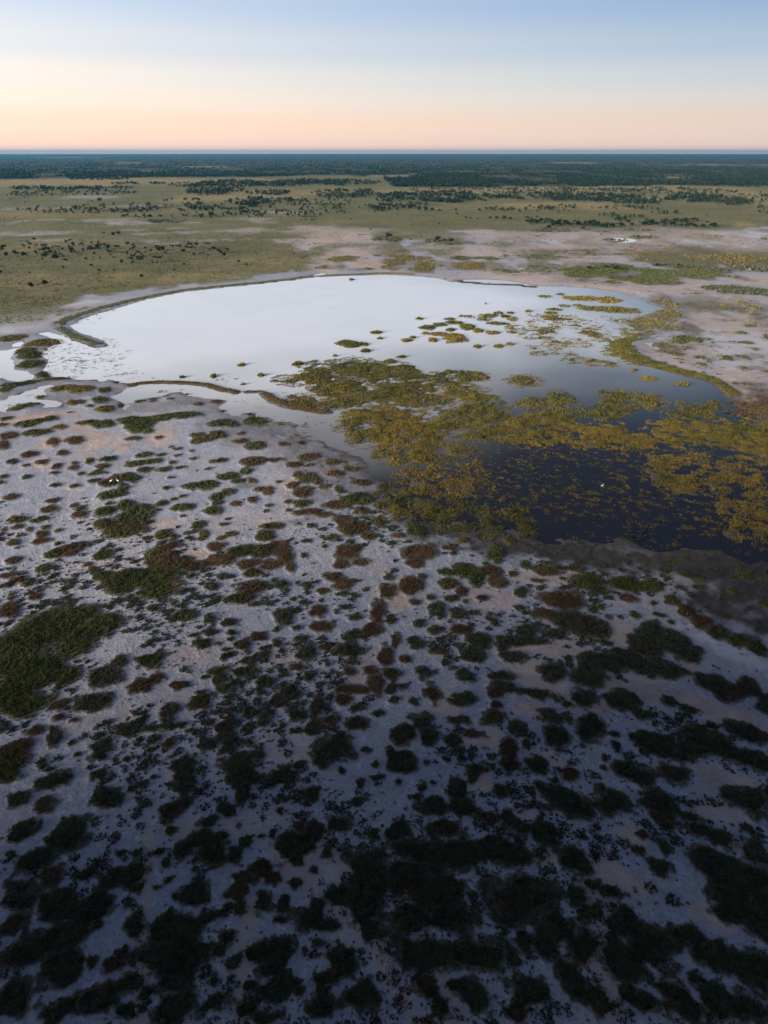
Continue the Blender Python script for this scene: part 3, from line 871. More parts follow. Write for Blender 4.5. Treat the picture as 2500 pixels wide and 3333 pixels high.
('y',0.8,123.2,308.0,7.18,8.12,0.35),
('y',0.8,54.8,283.6,4.57,8.36,0.17),
('y',0.8,53.0,289.8,2.92,5.21,0.16),
('y',0.8,59.9,287.6,3.86,4.3,0.18),
('g',0.8,59.1,247.0,5.06,4.62,0.21),
('g',0.8,67.3,246.0,4.2,2.97,0.24),
('g',0.8,69.8,236.2,7.46,5.24,0.25),
('g',0.8,77.0,233.2,4.01,3.95,0.28),
('g',0.8,82.7,247.1,4.64,7.41,0.29),
('g',0.8,88.0,259.2,5.27,12.46,0.29),
('g',0.8,86.0,236.2,4.05,6.26,0.31)]
ISLANDS = [
('g',[(81.0,357.0,3.75,3.83,0.2)]),
('g',[(91.2,363.3,2.62,3.31,0.23)]),
('y',[(99.1,352.2,10.43,7.55,0.25)]),
('y',[(111.6,347.4,5.95,8.67,0.28)]),
('g',[(92.9,333.5,3.53,3.42,0.25)]),
('g',[(106.4,324.0,12.89,8.74,0.29),(97.1,325.4,6.47,4.37,0.26)]),
('g',[(85.9,333.0,2.75,3.39,0.23)]),
('g',[(15.5,304.5,1.63,1.88,0.05)]),
('g',[(17.9,288.1,3.67,5.1,0.06),(23.5,292.8,3.33,3.5,0.07)]),
('g',[(28.9,304.0,2.74,1.88,0.09)]),
('g',[(30.6,296.8,3.97,4.04,0.09)]),
('g',[(38.1,308.8,2.67,3.38,0.11)]),
('g',[(45.4,309.8,4.64,5.85,0.13),(43.7,303.1,3.44,3.28,0.13)]),
('g',[(51.5,316.2,2.73,4.05,0.15)]),
('g',[(53.9,310.2,1.86,2.94,0.16)]),
('y',[(56.4,304.6,2.84,4.75,0.16)]),
('g',[(57.5,316.6,1.68,2.04,0.16)]),
('g',[(34.4,310.2,1.03,1.46,0.1)]),
('g',[(48.6,295.4,4.94,3.14,0.15)]),
('g',[(34.9,288.5,3.48,5.56,0.11)]),
('g',[(27.3,283.4,1.91,2.48,0.09)]),
('y',[(28.2,269.1,5.64,8.29,0.09),(22.4,276.6,4.1,3.56,0.07),(16.8,277.4,1.87,2.38,0.05)]),
('y',[(8.7,265.9,2.16,2.58,0.03)]),
('y',[(19.0,266.7,1.9,2.96,0.06)]),
('g',[(11.4,270.4,1.19,1.52,0.04)]),
('g',[(35.1,256.3,1.57,2.08,0.12)]),
('y',[(43.5,257.0,2.01,2.45,0.15)]),
('y',[(48.1,260.1,1.5,1.79,0.16)]),
('y',[(44.0,278.2,3.0,3.62,0.14)]),
('y',[(38.7,282.2,2.09,3.71,0.12)]),
('g',[(6.2,241.6,1.82,1.24,0.02)]),
('g',[(1.8,235.8,2.59,3.27,0.01)]),
('g',[(66.5,320.7,1.7,2.09,0.19)]),
('g',[(79.0,324.3,3.23,2.15,0.22)]),
('g',[(75.9,317.1,3.16,2.06,0.21)]),
('g',[(48.9,337.9,0.45,1.14,0.13)]),
('y',[(85.4,215.4,2.4,1.61,0.33)]),
('y',[(94.3,209.5,2.19,1.3,0.37)]),
('y',[(83.9,224.7,1.09,1.15,0.31)]),
('g',[(21.2,222.5,1.93,2.16,0.08)]),
('g',[(-13.2,260.6,4.95,6.39,-0.04),(-7.8,259.5,2.47,2.82,-0.03)]),
('g',[(-6.7,250.2,2.22,2.31,-0.02)]),
('g',[(-3.1,278.6,2.72,2.4,-0.01)]),
('g',[(-1.5,269.3,1.46,1.5,-0.01)]),
('y',[(-49.0,231.1,1.27,1.75,-0.18)]),
('g',[(-29.9,232.6,2.56,2.63,-0.11)]),
('g',[(-40.5,218.8,1.14,1.59,-0.16)]),
('g',[(-55.9,218.0,0.98,2.13,-0.22)]),
('g',[(-65.7,217.0,0.9,1.07,-0.26)]),
('g',[(-18.5,408.6,1.59,2.4,-0.04)]),
('g',[(-44.6,209.2,0.73,0.74,-0.18)]),
('g',[(-17.6,243.1,1.0,0.94,-0.06)])]
SOIL = [
('S',0.9,24.5,79.1,6.12,1.83,0.21),
('S',0.9,35.4,82.7,2.31,2.57,0.29),
('S',0.9,20.6,74.8,3.27,1.68,0.19),
('S',0.9,40.0,68.4,5.54,1.57,0.37),
('S',0.9,36.5,71.5,2.54,1.26,0.33),
('S',0.9,43.8,66.3,4.83,1.62,0.41),
('S',0.9,22.8,71.1,2.53,0.93,0.21),
('S',0.9,24.7,68.8,1.86,0.89,0.24),
('S',0.9,43.5,73.9,1.62,2.06,0.38),
('S',0.9,19.5,67.1,2.43,1.28,0.19),
('S',0.9,27.8,67.6,1.53,1.32,0.27),
('S',0.9,31.4,72.4,1.28,1.65,0.29),
('S',0.9,8.0,68.0,1.84,2.57,0.08),
('S',0.9,12.1,62.0,2.6,1.91,0.13),
('S',0.9,10.7,55.0,1.61,1.64,0.12),
('S',0.9,39.8,55.3,3.49,2.15,0.42),
('S',0.9,20.1,58.7,1.67,1.44,0.21),
('S',0.8,22.9,43.5,3.03,1.55,0.29),
('S',0.8,26.3,48.5,1.49,1.47,0.31),
('S',0.8,31.6,39.3,2.43,1.2,0.41),
('S',0.8,16.7,45.3,1.19,1.06,0.21),
('S',0.8,25.4,42.6,1.84,1.27,0.32),
('S',0.8,33.2,35.0,1.25,1.3,0.45),
('S',0.8,37.8,50.8,2.55,1.29,0.42),
('S',0.8,15.4,51.4,2.06,1.22,0.18),
('S',0.5,-14.2,50.3,5.07,1.77,-0.17),
('S',0.5,-6.7,45.3,2.86,2.34,-0.08),
('S',0.5,-3.4,37.8,2.59,1.7,-0.05),
('S',0.5,-12.8,36.0,1.26,1.84,-0.18),
('S',0.5,-21.3,48.5,2.48,1.73,-0.25),
('S',0.45,-11.6,60.6,4.55,3.33,-0.12),
('S',0.45,-15.3,76.9,5.0,3.05,-0.14),
('S',0.45,-3.6,75.6,1.97,5.9,-0.03),
('S',0.45,-27.2,77.9,3.03,3.17,-0.24),
('S',0.45,-37.5,65.1,4.17,1.72,-0.36),
('S',0.9,-72.5,159.2,5.1,6.19,-0.36),
('S',0.9,-64.3,156.5,2.29,3.45,-0.33),
('S',0.9,-83.3,160.0,2.91,4.02,-0.4),
('S',0.9,-80.8,146.6,3.25,2.92,-0.42),
('S',0.9,-56.9,163.6,3.56,6.64,-0.28),
('S',0.9,-33.7,106.2,2.53,2.15,-0.24),
('S',0.9,-43.8,118.0,3.2,2.95,-0.28),
('S',0.9,-51.7,102.6,2.46,1.31,-0.36),
('S',0.9,-98.8,177.0,12.67,4.02,-0.44),
('S',0.9,-80.2,170.0,3.67,2.56,-0.37),
('S',0.5,-22.0,132.7,2.0,6.88,-0.13),
('S',0.5,-27.7,119.9,6.93,3.94,-0.18),
('S',0.95,1.5,93.5,2.3,3.99,0.01),
('S',0.7,45.9,95.4,2.33,1.89,0.34),
('S',0.7,30.4,110.7,4.78,1.75,0.21),
('S',0.7,28.6,98.2,7.95,2.2,0.21),
('S',0.7,18.2,92.1,3.41,3.95,0.14),
('S',0.7,43.2,104.2,4.15,1.15,0.3),
('S',0.7,56.1,110.7,2.61,1.47,0.37),
('S',0.7,55.6,98.2,5.96,3.11,0.4),
('W',1.0,14.6,113.4,8.86,3.58,0.1),
('W',1.0,26.4,107.9,10.23,4.19,0.18),
('W',1.0,36.8,105.1,8.35,4.09,0.26),
('W',1.0,9.0,116.1,3.61,3.7,0.06),
('W',1.0,45.7,104.2,8.31,3.3,0.32),
('W',1.0,56.9,101.2,10.15,4.06,0.4),
('W',1.0,57.8,94.2,6.93,5.16,0.42),
('W',1.0,63.7,98.5,4.77,7.17,0.45),
('W',1.0,31.2,114.3,8.91,3.68,0.21),
('W',0.5,-10.9,148.9,8.71,17.68,-0.06),
('W',0.5,-1.0,132.7,4.5,6.82,-0.01),
('W',0.5,-6.0,135.0,6.08,7.01,-0.04),
('W',0.5,-24.9,168.6,7.29,8.45,-0.12),
('W',0.5,-23.5,157.4,5.74,6.03,-0.12),
('W',0.5,-12.9,131.5,5.46,5.62,-0.08),
('W',0.5,-14.4,120.9,3.26,2.96,-0.09),
('W',0.5,-34.7,165.3,8.37,8.23,-0.17),
('W',0.5,-30.6,135.9,2.04,2.4,-0.18),
('W',0.45,-76.9,201.1,6.35,3.8,-0.32),
('W',0.45,-59.3,190.8,4.72,5.13,-0.26),
('W',0.45,-52.5,190.3,5.39,4.23,-0.23),
('W',0.45,-92.9,198.9,9.09,5.25,-0.38),
('W',0.45,-43.8,187.3,5.98,4.9,-0.2),
('W',0.45,-119.2,220.7,4.59,4.1,-0.44),
('W',0.45,-110.8,215.5,4.49,4.46,-0.42),
('W',0.45,-117.4,210.5,5.87,3.8,-0.45),
('W',0.45,-104.5,212.9,8.9,2.71,-0.4),
('W',0.45,-69.1,187.4,9.96,6.3,-0.3),
('W',0.45,-38.1,174.3,10.0,7.21,-0.18),
('W',0.45,-107.4,200.0,4.92,3.45,-0.43),
('W',0.6,134.5,339.6,6.72,14.53,0.35),
('W',0.6,98.0,183.6,5.22,8.48,0.42),
('W',0.6,114.0,200.3,4.21,9.97,0.45),
('W',1.0,55.3,88.6,5.52,4.73,0.42),
('W',1.0,58.3,85.6,3.23,4.56,0.45),
('W',1.0,52.6,91.1,4.51,3.48,0.4),
('C',1.0,46.1,84.9,2.14,0.99,0.37),
('C',1.0,48.0,81.8,2.09,1.07,0.39),
('C',1.0,50.3,79.1,2.38,1.15,0.42),
('C',1.0,52.5,76.5,2.66,1.33,0.44),
('W',1.0,61.3,102.0,8.17,4.98,0.42),
('W',1.0,56.4,105.0,10.44,3.42,0.38),
('W',1.0,42.0,105.8,10.5,3.34,0.29),
('W',1.0,67.3,105.9,5.04,5.33,0.45),
('S',0.5,-136.9,292.0,2.93,7.54,-0.4),
('S',0.5,-139.1,328.4,6.52,11.48,-0.37),
('C',1.0,-155.9,303.5,14.17,12.29,-0.43),
('C',1.0,-153.4,285.6,8.63,7.41,-0.45),
('C',1.0,-148.9,339.2,10.08,8.58,-0.38),
('S',0.68,121.3,543.4,54.0,94.86,0.21),
('S',0.68,198.0,625.8,58.71,73.4,0.29),
('S',0.68,128.0,622.5,48.93,53.46,0.19),
('S',0.68,74.3,416.3,33.68,25.12,0.16),
('S',0.68,117.2,400.0,32.49,20.68,0.26),
('S',0.68,67.7,530.4,20.25,33.95,0.12),
('S',0.68,35.4,555.7,14.15,11.38,0.06),
('S',0.68,4.3,441.8,8.55,18.47,0.01),
('S',0.68,173.1,378.0,24.68,19.52,0.4),
('S',0.68,270.2,658.8,62.02,54.39,0.37),
('S',0.68,289.1,608.3,30.5,73.11,0.42),
('S',0.68,205.3,407.5,14.55,17.54,0.44),
('S',0.68,123.6,377.9,24.68,17.34,0.29),
('S',0.62,166.6,393.0,25.5,31.82,0.37),
('S',0.62,170.9,345.7,18.19,19.34,0.42),
('S',0.62,144.7,287.5,17.26,27.62,0.42),
('S',0.62,134.4,245.8,8.29,35.04,0.45),
('S',0.62,118.3,220.3,7.61,17.43,0.44),
('S',0.62,119.2,249.5,8.48,17.76,0.4),
('S',0.62,121.4,415.6,40.35,25.58,0.26),
('S',0.62,107.9,242.5,7.46,10.06,0.37),
('S',0.62,100.2,248.9,5.09,10.4,0.34),
('S',0.62,106.1,204.8,4.3,10.2,0.42),
('S',0.62,113.0,201.3,5.62,19.98,0.45),
('S',0.62,82.3,423.2,27.4,17.33,0.18),
('C',0.8,121.9,236.6,8.92,13.11,0.42),
('C',0.8,139.1,263.0,10.67,15.89,0.44),
('C',0.8,132.3,270.0,6.38,12.35,0.41),
('C',0.9,252.9,585.7,35.31,16.93,0.39),
('C',0.9,323.0,656.1,24.81,30.01,0.44),
('C',0.9,329.6,824.4,43.76,19.33,0.37),
('C',0.9,119.0,585.9,16.72,19.16,0.19),
('C',0.9,388.4,795.9,29.84,31.01,0.44),
('S',0.8,-33.0,657.2,33.08,38.94,-0.05),
('S',0.8,-67.8,697.4,24.09,30.66,-0.09),
('S',0.8,-34.2,602.5,32.41,26.46,-0.05),
('S',0.8,-18.5,531.1,18.56,38.97,-0.03),
('S',0.8,-33.8,505.5,9.68,30.87,-0.06),
('S',0.8,-38.5,461.7,8.9,26.1,-0.08),
('S',0.8,-15.0,471.0,16.65,16.66,-0.03),
('S',0.8,-78.0,601.7,17.16,13.3,-0.12),
('S',0.8,-59.7,570.4,10.87,14.98,-0.1),
('S',0.6,-248.5,763.2,26.29,21.73,-0.3),
('S',0.6,-198.2,762.8,11.95,10.68,-0.24),
('S',0.6,-210.7,655.2,14.47,10.14,-0.3),
('S',0.6,-190.0,593.5,9.41,11.76,-0.29),
('S',0.6,-131.6,686.0,25.9,21.5,-0.18),
('S',0.6,-173.9,665.0,16.77,10.28,-0.24),
('S',0.6,-144.7,601.5,24.78,6.76,-0.22),
('S',0.6,-198.7,702.8,11.05,9.18,-0.26),
('S',0.6,-496.1,1219.9,33.83,34.48,-0.38),
('S',0.6,-454.4,1188.6,40.31,32.52,-0.36),
('S',0.6,-145.0,800.9,22.53,14.44,-0.17),
('S',0.6,-122.5,768.0,16.84,10.62,-0.15),
('S',0.6,-121.6,889.1,27.68,21.04,-0.13),
('S',0.6,-305.6,645.6,26.5,10.34,-0.42),
('S',0.6,-299.7,665.1,16.77,13.02,-0.4),
('S',0.6,-378.5,755.0,14.2,8.46,-0.45),
('S',0.6,-365.4,795.1,19.89,9.2,-0.41),
('S',0.6,-293.3,795.2,27.36,14.88,-0.34),
('S',0.6,-274.5,755.5,11.83,21.54,-0.33),
('S',0.6,-310.6,795.1,7.46,8.99,-0.36),
('S',0.6,-454.8,964.1,35.92,17.87,-0.43),
('S',0.6,-228.6,685.5,12.95,6.65,-0.31),
('S',0.6,-164.0,454.4,1.47,2.06,-0.32),
('S',0.6,-144.3,393.8,1.16,1.58,-0.33),
('S',0.6,-172.3,577.6,9.17,4.76,-0.27),
('S',0.6,-336.8,655.2,10.34,12.95,-0.45),
('S',0.6,-278.2,601.6,13.34,10.8,-0.41),
('S',0.6,-330.5,1006.5,28.08,18.54,-0.31),
('S',0.6,-106.3,1077.4,20.0,20.25,-0.1),
('C',0.9,-279.1,755.2,9.47,16.18,-0.34),
('C',0.9,-308.5,647.5,18.4,8.32,-0.42),
('Y',0.9,-717.0,1864.9,236.45,217.69,-0.36),
('Y',0.9,-498.0,1899.1,161.34,156.52,-0.25),
('Y',0.9,-856.4,1821.3,99.06,214.22,-0.43),
('Y',0.9,-261.1,1193.8,73.3,87.64,-0.21),
('Y',0.9,-188.3,1333.9,73.27,122.39,-0.14),
('Y',0.9,-802.3,2090.7,190.82,98.28,-0.36),
('Y',0.9,226.1,1415.5,224.09,137.65,0.15),
('Y',0.9,406.6,1472.4,152.79,114.5,0.26),
('Y',0.9,586.9,1415.5,137.9,146.73,0.38),
('Y',0.9,219.2,1009.9,93.61,63.41,0.21),
('Y',0.9,440.9,1190.9,58.64,64.92,0.35),
('Y',0.9,49.3,463.8,14.18,16.26,0.1),
('Y',0.9,20.2,484.1,15.46,39.27,0.04),
('Y',0.9,361.4,738.2,9.26,24.17,0.44),
('Y',0.9,235.3,593.4,5.65,10.3,0.36),
('Y',0.9,581.4,1177.5,28.61,170.0,0.45),
('Y',0.5,-71.2,483.2,21.64,32.95,-0.14),
('Y',0.5,-55.0,523.0,10.01,22.88,-0.1),
('Y',0.5,-180.2,407.8,34.4,22.35,-0.39),
('Y',0.5,-27.2,487.0,9.68,15.53,-0.05),
('Y',0.5,-115.9,415.6,35.03,17.03,-0.25),
('Y',0.5,-412.7,859.9,53.35,71.48,-0.43),
('Y',0.5,-321.7,891.3,83.03,51.66,-0.33),
('Y',0.5,-255.7,570.8,36.25,22.68,-0.4)]
LOW = [
('g',0.9,126.3,282.3,5.3,18.44,0.38),
('g',0.9,116.2,266.0,5.4,7.1,0.37),
('m',0.7,107.1,251.4,5.31,8.53,0.36),
('m',0.7,104.0,257.1,2.62,5.88,0.34),
('y',0.55,143.7,334.2,13.23,17.81,0.37),
('y',0.55,159.4,345.5,12.51,16.57,0.4),
('y',0.55,158.8,330.9,9.85,9.49,0.41),
('y',0.55,132.1,315.3,9.43,8.53,0.36),
('d',0.95,183.4,373.4,11.0,10.41,0.42),
('d',0.95,190.3,364.9,9.57,11.52,0.44),
('y',0.4,172.3,334.0,12.13,15.87,0.44),
('y',0.4,173.5,322.9,6.42,8.1,0.45),
('g',0.6,114.8,239.1,4.92,3.31,0.4),
('g',0.6,124.7,239.2,3.94,5.36,0.43),
('g',0.6,133.6,240.7,3.3,3.09,0.45),
('g',0.6,125.7,226.1,4.68,3.69,0.45),
('g',0.6,144.4,277.4,2.8,2.18,0.43),
('g',0.6,147.7,300.8,4.02,3.51,0.42),
('g',0.6,108.5,230.8,1.75,1.86,0.39),
('g',0.6,140.2,277.4,3.74,2.17,0.42),
('g',0.6,163.9,303.1,2.63,3.1,0.45),
('g',0.6,114.0,203.3,2.14,1.53,0.45),
('g',0.6,113.2,209.2,2.92,1.87,0.44),
('g',0.6,132.3,233.2,1.6,2.93,0.46),
('g',0.6,150.4,269.7,1.28,4.21,0.46),
('g',0.6,123.3,255.3,3.47,2.97,0.4),
('g',0.6,131.6,262.3,2.67,1.96,0.42),
('g',0.6,137.9,260.5,2.65,2.35,0.44),
('g',0.6,137.3,251.9,2.57,2.22,0.45),
('g',0.6,134.6,277.4,2.8,2.16,0.41),
('g',0.6,126.0,265.9,2.16,1.99,0.4),
('g',0.6,159.4,289.7,2.33,2.39,0.46),
('g',0.6,153.5,289.7,2.33,2.37,0.44),
('b',0.5,100.9,185.5,3.29,8.67,0.43),
('b',0.5,108.0,189.4,4.02,6.8,0.45),
('b',0.5,103.5,181.5,3.88,5.48,0.45),
('g',0.8,128.6,442.1,19.96,22.97,0.26),
('g',0.8,147.3,429.1,23.55,27.5,0.31),
('g',0.8,173.6,428.8,20.78,24.24,0.36),
('g',0.8,153.4,399.3,11.7,11.39,0.34),
('g',0.8,194.2,428.3,15.24,18.91,0.4),
('g',0.8,147.0,455.7,11.75,14.31,0.29),
('g',0.8,116.7,423.7,8.23,12.35,0.25),
('d',0.95,230.4,448.9,13.03,12.66,0.44),
('d',0.95,197.1,452.6,21.89,9.39,0.38),
('d',0.95,146.9,455.5,8.81,8.17,0.29),
('d',0.8,48.9,592.3,15.39,19.26,0.08),
('d',0.8,3.9,610.2,8.88,16.94,0.01),
('d',0.5,44.9,714.2,6.73,13.74,0.06),
('d',0.5,151.2,685.8,17.27,17.28,0.21),
('y',0.6,20.5,490.4,17.18,44.63,0.04),
('y',0.6,5.9,460.7,7.42,13.99,0.01),
('y',0.6,49.3,463.8,14.18,16.26,0.1),
('g',0.75,76.0,439.4,12.21,7.42,0.16),
('g',0.75,96.9,434.0,5.05,8.22,0.2),
('g',0.75,95.5,455.4,4.41,4.98,0.19),
('g',0.75,102.7,449.6,2.32,3.91,0.21),
('g',0.75,52.3,494.6,9.51,9.17,0.1),
('g',0.75,72.6,492.3,11.05,6.85,0.14),
('g',0.75,115.3,523.0,18.35,23.25,0.2),
('g',0.75,150.3,535.4,15.36,16.42,0.26),
('g',0.75,104.9,504.0,9.68,12.04,0.19),
('g',0.75,140.3,516.1,9.9,12.75,0.25),
('g',0.75,161.7,516.0,14.85,10.3,0.29),
('g',0.75,115.1,407.0,4.76,7.39,0.26),
('g',0.75,127.4,399.1,4.68,4.79,0.29),
('g',0.75,111.2,441.2,5.7,5.68,0.23),
('y',0.35,104.3,586.6,26.01,28.65,0.17),
('y',0.35,36.4,775.7,43.3,79.6,0.04),
('y',0.35,207.5,618.6,11.74,14.59,0.31),
('y',0.35,277.9,627.6,11.9,19.37,0.4),
('o',0.5,218.7,531.1,33.75,41.76,0.37),
('o',0.5,221.6,493.6,37.89,29.51,0.4),
('o',0.5,235.3,593.5,7.53,13.73,0.36),
('o',0.5,181.1,504.8,9.68,24.97,0.32),
('d',0.9,191.7,605.0,7.67,13.92,0.29),
('d',0.9,221.6,625.5,9.89,11.24,0.32),
('d',0.75,-226.4,774.2,19.85,30.43,-0.27),
('d',0.35,-310.0,915.1,42.64,38.63,-0.32),
('d',0.35,-83.3,810.1,20.24,26.28,-0.1),
('d',0.35,-570.5,1170.5,14.44,32.74,-0.44),
('d',0.35,-455.2,952.1,8.87,17.48,-0.43),
('d',0.35,-296.5,945.5,17.6,40.86,-0.29),
('y',0.6,-27.3,489.3,9.73,15.67,-0.05),
('y',0.6,-15.7,444.9,7.18,7.5,-0.03),
('y',0.6,-54.4,516.7,9.9,22.37,-0.1),
('y',0.4,-34.9,452.6,7.3,7.75,-0.07),
('d',0.35,186.4,697.1,54.76,26.99,0.25),
('d',0.35,282.8,708.2,42.25,28.84,0.36),
('d',0.9,319.3,615.0,2.34,9.58,0.46),
('d',0.8,-3.7,610.1,5.79,15.24,-0.01),
('d',0.9,185.2,377.3,13.58,6.82,0.42)]
WET = [[(-132.4,290.6),(-133.0,303.1),(-129.3,316.6),(-124.7,330.7),(-117.7,350.8),(-108.6,368.5),(-94.3,380.1),(-77.7,390.9),(-60.4,404.6),(-43.1,415.9),(-21.8,422.6),(-0.6,426.0),(8.3,424.3),(19.1,420.9),(30.9,414.2),(37.9,401.5),(43.8,408.6),(59.9,409.4),(73.3,402.3),(82.3,388.0),(95.9,386.5),(111.8,380.1),(121.6,371.2),(126.7,357.0),(127.5,341.9),(131.6,327.0),(119.5,315.1),(105.8,298.5),(104.1,281.4),(101.5,267.8),(98.2,268.9),(91.6,265.2),(86.0,257.0),(83.9,245.4),(85.5,234.6),(89.7,230.3),(96.1,222.0),(104.3,214.2),(104.8,203.3),(103.4,195.5),(101.6,187.2),(105.3,172.3),(103.4,147.2),(73.1,94.0),(66.5,99.3),(64.4,103.4),(60.9,105.7),(54.7,108.2),(50.1,107.4),(45.4,108.6),(40.3,110.0),(34.6,109.9),(30.5,111.1),(28.3,113.3),(25.3,116.1),(18.6,113.3),(14.9,116.1),(11.1,119.8),(6.5,121.3),(4.3,125.4),(2.0,129.1),(0.0,134.7),(-3.2,145.2),(-6.6,149.3),(-10.0,152.1),(-15.0,158.7),(-19.3,161.8),(-23.6,168.2),(-23.0,173.4),(-26.2,174.0),(-38.4,179.5),(-45.6,183.3),(-48.6,188.2),(-45.0,193.4),(-55.1,195.5),(-63.1,199.9),(-71.6,195.5),(-74.0,186.2),(-78.4,191.3),(-82.8,199.9),(-78.7,204.5),(-87.8,214.2),(-91.4,211.7),(-99.0,214.2),(-110.2,219.3),(-114.7,226.0),(-117.5,236.1),(-124.2,243.8),(-125.6,258.7),(-120.9,262.3),(-114.0,260.5),(-107.0,255.9),(-104.5,258.7),(-109.7,265.9),(-118.0,273.4),(-125.8,281.4)],
[(-141.4,278.1),(-136.8,280.6),(-129.0,275.4),(-120.4,267.8),(-108.4,257.3),(-104.4,251.2),(-116.4,251.2),(-122.8,260.5),(-134.3,272.7)],
[(-144.1,248.6),(-139.5,251.2),(-135.7,255.9),(-134.9,247.0),(-133.5,240.6),(-129.7,236.1),(-125.7,230.3),(-124.8,226.0),(-120.0,224.1),(-114.8,219.3),(-114.3,214.2),(-117.9,211.7),(-124.2,215.4),(-126.6,214.2)],
[(-116.0,193.4),(-111.2,193.4),(-112.3,199.9),(-109.5,204.5),(-105.8,209.2),(-103.1,208.0),(-105.1,202.6),(-100.6,195.5),(-98.0,194.5),(-93.5,193.4),(-90.9,187.2),(-95.2,186.2),(-101.6,190.3),(-107.7,190.3),(-106.3,183.3),(-110.9,183.3)],
[(-142.7,260.5),(-140.3,267.8),(-136.1,258.7),(-139.2,255.9)],
[(100.1,262.3),(106.1,263.0),(107.2,258.7),(101.0,251.2),(100.1,255.9)],
[(188.4,616.6),(197.8,625.4),(212.6,613.2),(205.7,594.9),(190.0,586.9),(183.6,591.7)],
[(-43.9,424.3),(-36.3,433.1),(-33.9,429.5),(-39.9,418.4)]]
LAND = [(3.2,[(-138.4,293.2),(-138.9,304.0),(-136.0,317.6),(-131.1,330.2),(-125.0,344.9),(-116.0,360.7),(-105.5,375.3),(-89.3,385.8),(-72.3,396.9),(-54.4,409.4),(-43.5,420.9)]),
(2.6,[(-136.5,288.9),(-127.9,277.4),(-118.6,267.8),(-108.2,258.0)]),
(1.6,[(-81.1,207.3),(-77.6,210.2),(-72.2,211.7),(-66.2,211.2),(-60.1,210.2),(-55.2,208.0),(-50.0,204.0),(-45.1,201.3)]),
(1.0,[(-42.2,201.5),(-37.3,201.7)]),
(1.8,[(-36.1,199.9),(-32.0,193.0),(-27.3,188.2),(-21.7,185.6),(-16.2,183.3)]),
(2.2,[(39.5,404.6),(51.7,396.9),(64.2,393.9),(81.9,385.8)]),
(2.5,[(101.1,266.6),(93.4,265.2),(89.2,258.7),(89.1,248.6),(92.1,237.6),(96.5,227.4),(101.4,219.8),(105.8,214.2),(106.2,203.3),(104.8,195.5)])]
BARS = [('g',2.7,[(-138.4,293.2),(-138.9,304.0),(-136.0,317.6),(-131.1,330.2),(-125.0,344.9),(-116.0,360.7),(-105.5,375.3),(-89.3,385.8),(-72.3,396.9),(-54.4,409.4),(-43.5,420.9)]),
('g',2.2,[(-135.6,287.2),(-127.9,277.4),(-118.6,267.8),(-108.4,258.7)]),
('o',1.5,[(-80.9,207.8),(-77.6,210.2),(-72.2,211.7),(-66.2,211.2),(-60.1,210.2),(-55.2,208.0),(-50.0,204.0),(-45.1,201.3)]),
('b',0.9,[(-42.0,201.7),(-37.4,201.7)]),
('o',1.7,[(-36.1,199.9),(-32.0,193.0),(-27.3,188.2),(-21.7,185.6),(-16.2,183.3)]),
('d',3.6,[(100.0,268.9),(93.2,265.9),(88.7,258.0),(88.4,247.9),(91.0,236.7),(95.8,227.4),(100.8,220.4)]),
('d',2.2,[(100.8,220.4),(105.3,214.7),(106.1,205.6),(105.1,197.7)]),
('g',2.5,[(-41.0,420.9),(-16.6,426.9),(0.0,431.3),(18.0,427.8)])]
PLAIN = [[(-258.9,303.1),(-169.0,305.4),(-167.6,315.1),(-160.5,322.8),(-152.2,339.1),(-146.6,350.8),(-154.8,360.1),(-141.8,360.1),(-126.0,378.0),(-109.9,392.4),(-92.7,407.8),(-76.3,420.9),(-57.5,434.8),(-48.7,459.4),(-51.5,503.7),(-65.5,541.7),(-66.7,585.3),(-53.5,655.0),(-20.8,664.9),(0.0,585.3),(64.7,685.4),(120.9,685.4),(191.4,675.0),(280.6,685.4),(374.6,718.6),(605.6,742.4),(34379,44061),(-33057,44061)],
[(163.8,481.1),(193.4,541.7),(232.7,562.7),(293.4,555.5),(424.5,555.5),(356.0,460.3),(246.1,460.3),(194.8,465.3)]]
TRAILS = [(0.5,[(-20.6,30.5),(-21.9,36.5),(-23.9,43.8),(-25.8,50.2)]),
(0.5,[(-12.0,30.5),(-12.8,36.1),(-12.9,40.9)]),
(0.45,[(17.0,74.8),(20.4,72.0),(23.7,69.7),(25.6,66.3)]),
(0.5,[(6.4,30.5),(4.8,34.9),(1.4,42.8),(0.7,44.5)]),
(0.4,[(39.3,45.0),(33.0,50.2),(39.4,53.3)]),
(0.5,[(-6.8,109.0),(-1.6,102.6),(3.1,96.8),(7.6,92.0)]),
(0.5,[(2.7,30.5),(1.2,33.2),(-1.3,37.8),(-5.9,41.3),(-11.6,46.6)]),
(0.6,[(19.9,43.0),(21.0,38.6),(19.4,35.9)]),
(0.6,[(19.0,36.1),(19.3,31.2)]),
(1.0,[(134.9,269.6),(153.7,298.5),(176.5,333.5)]),
(0.8,[(95.5,260.5),(98.7,251.9),(100.0,234.6),(101.7,224.7)])]
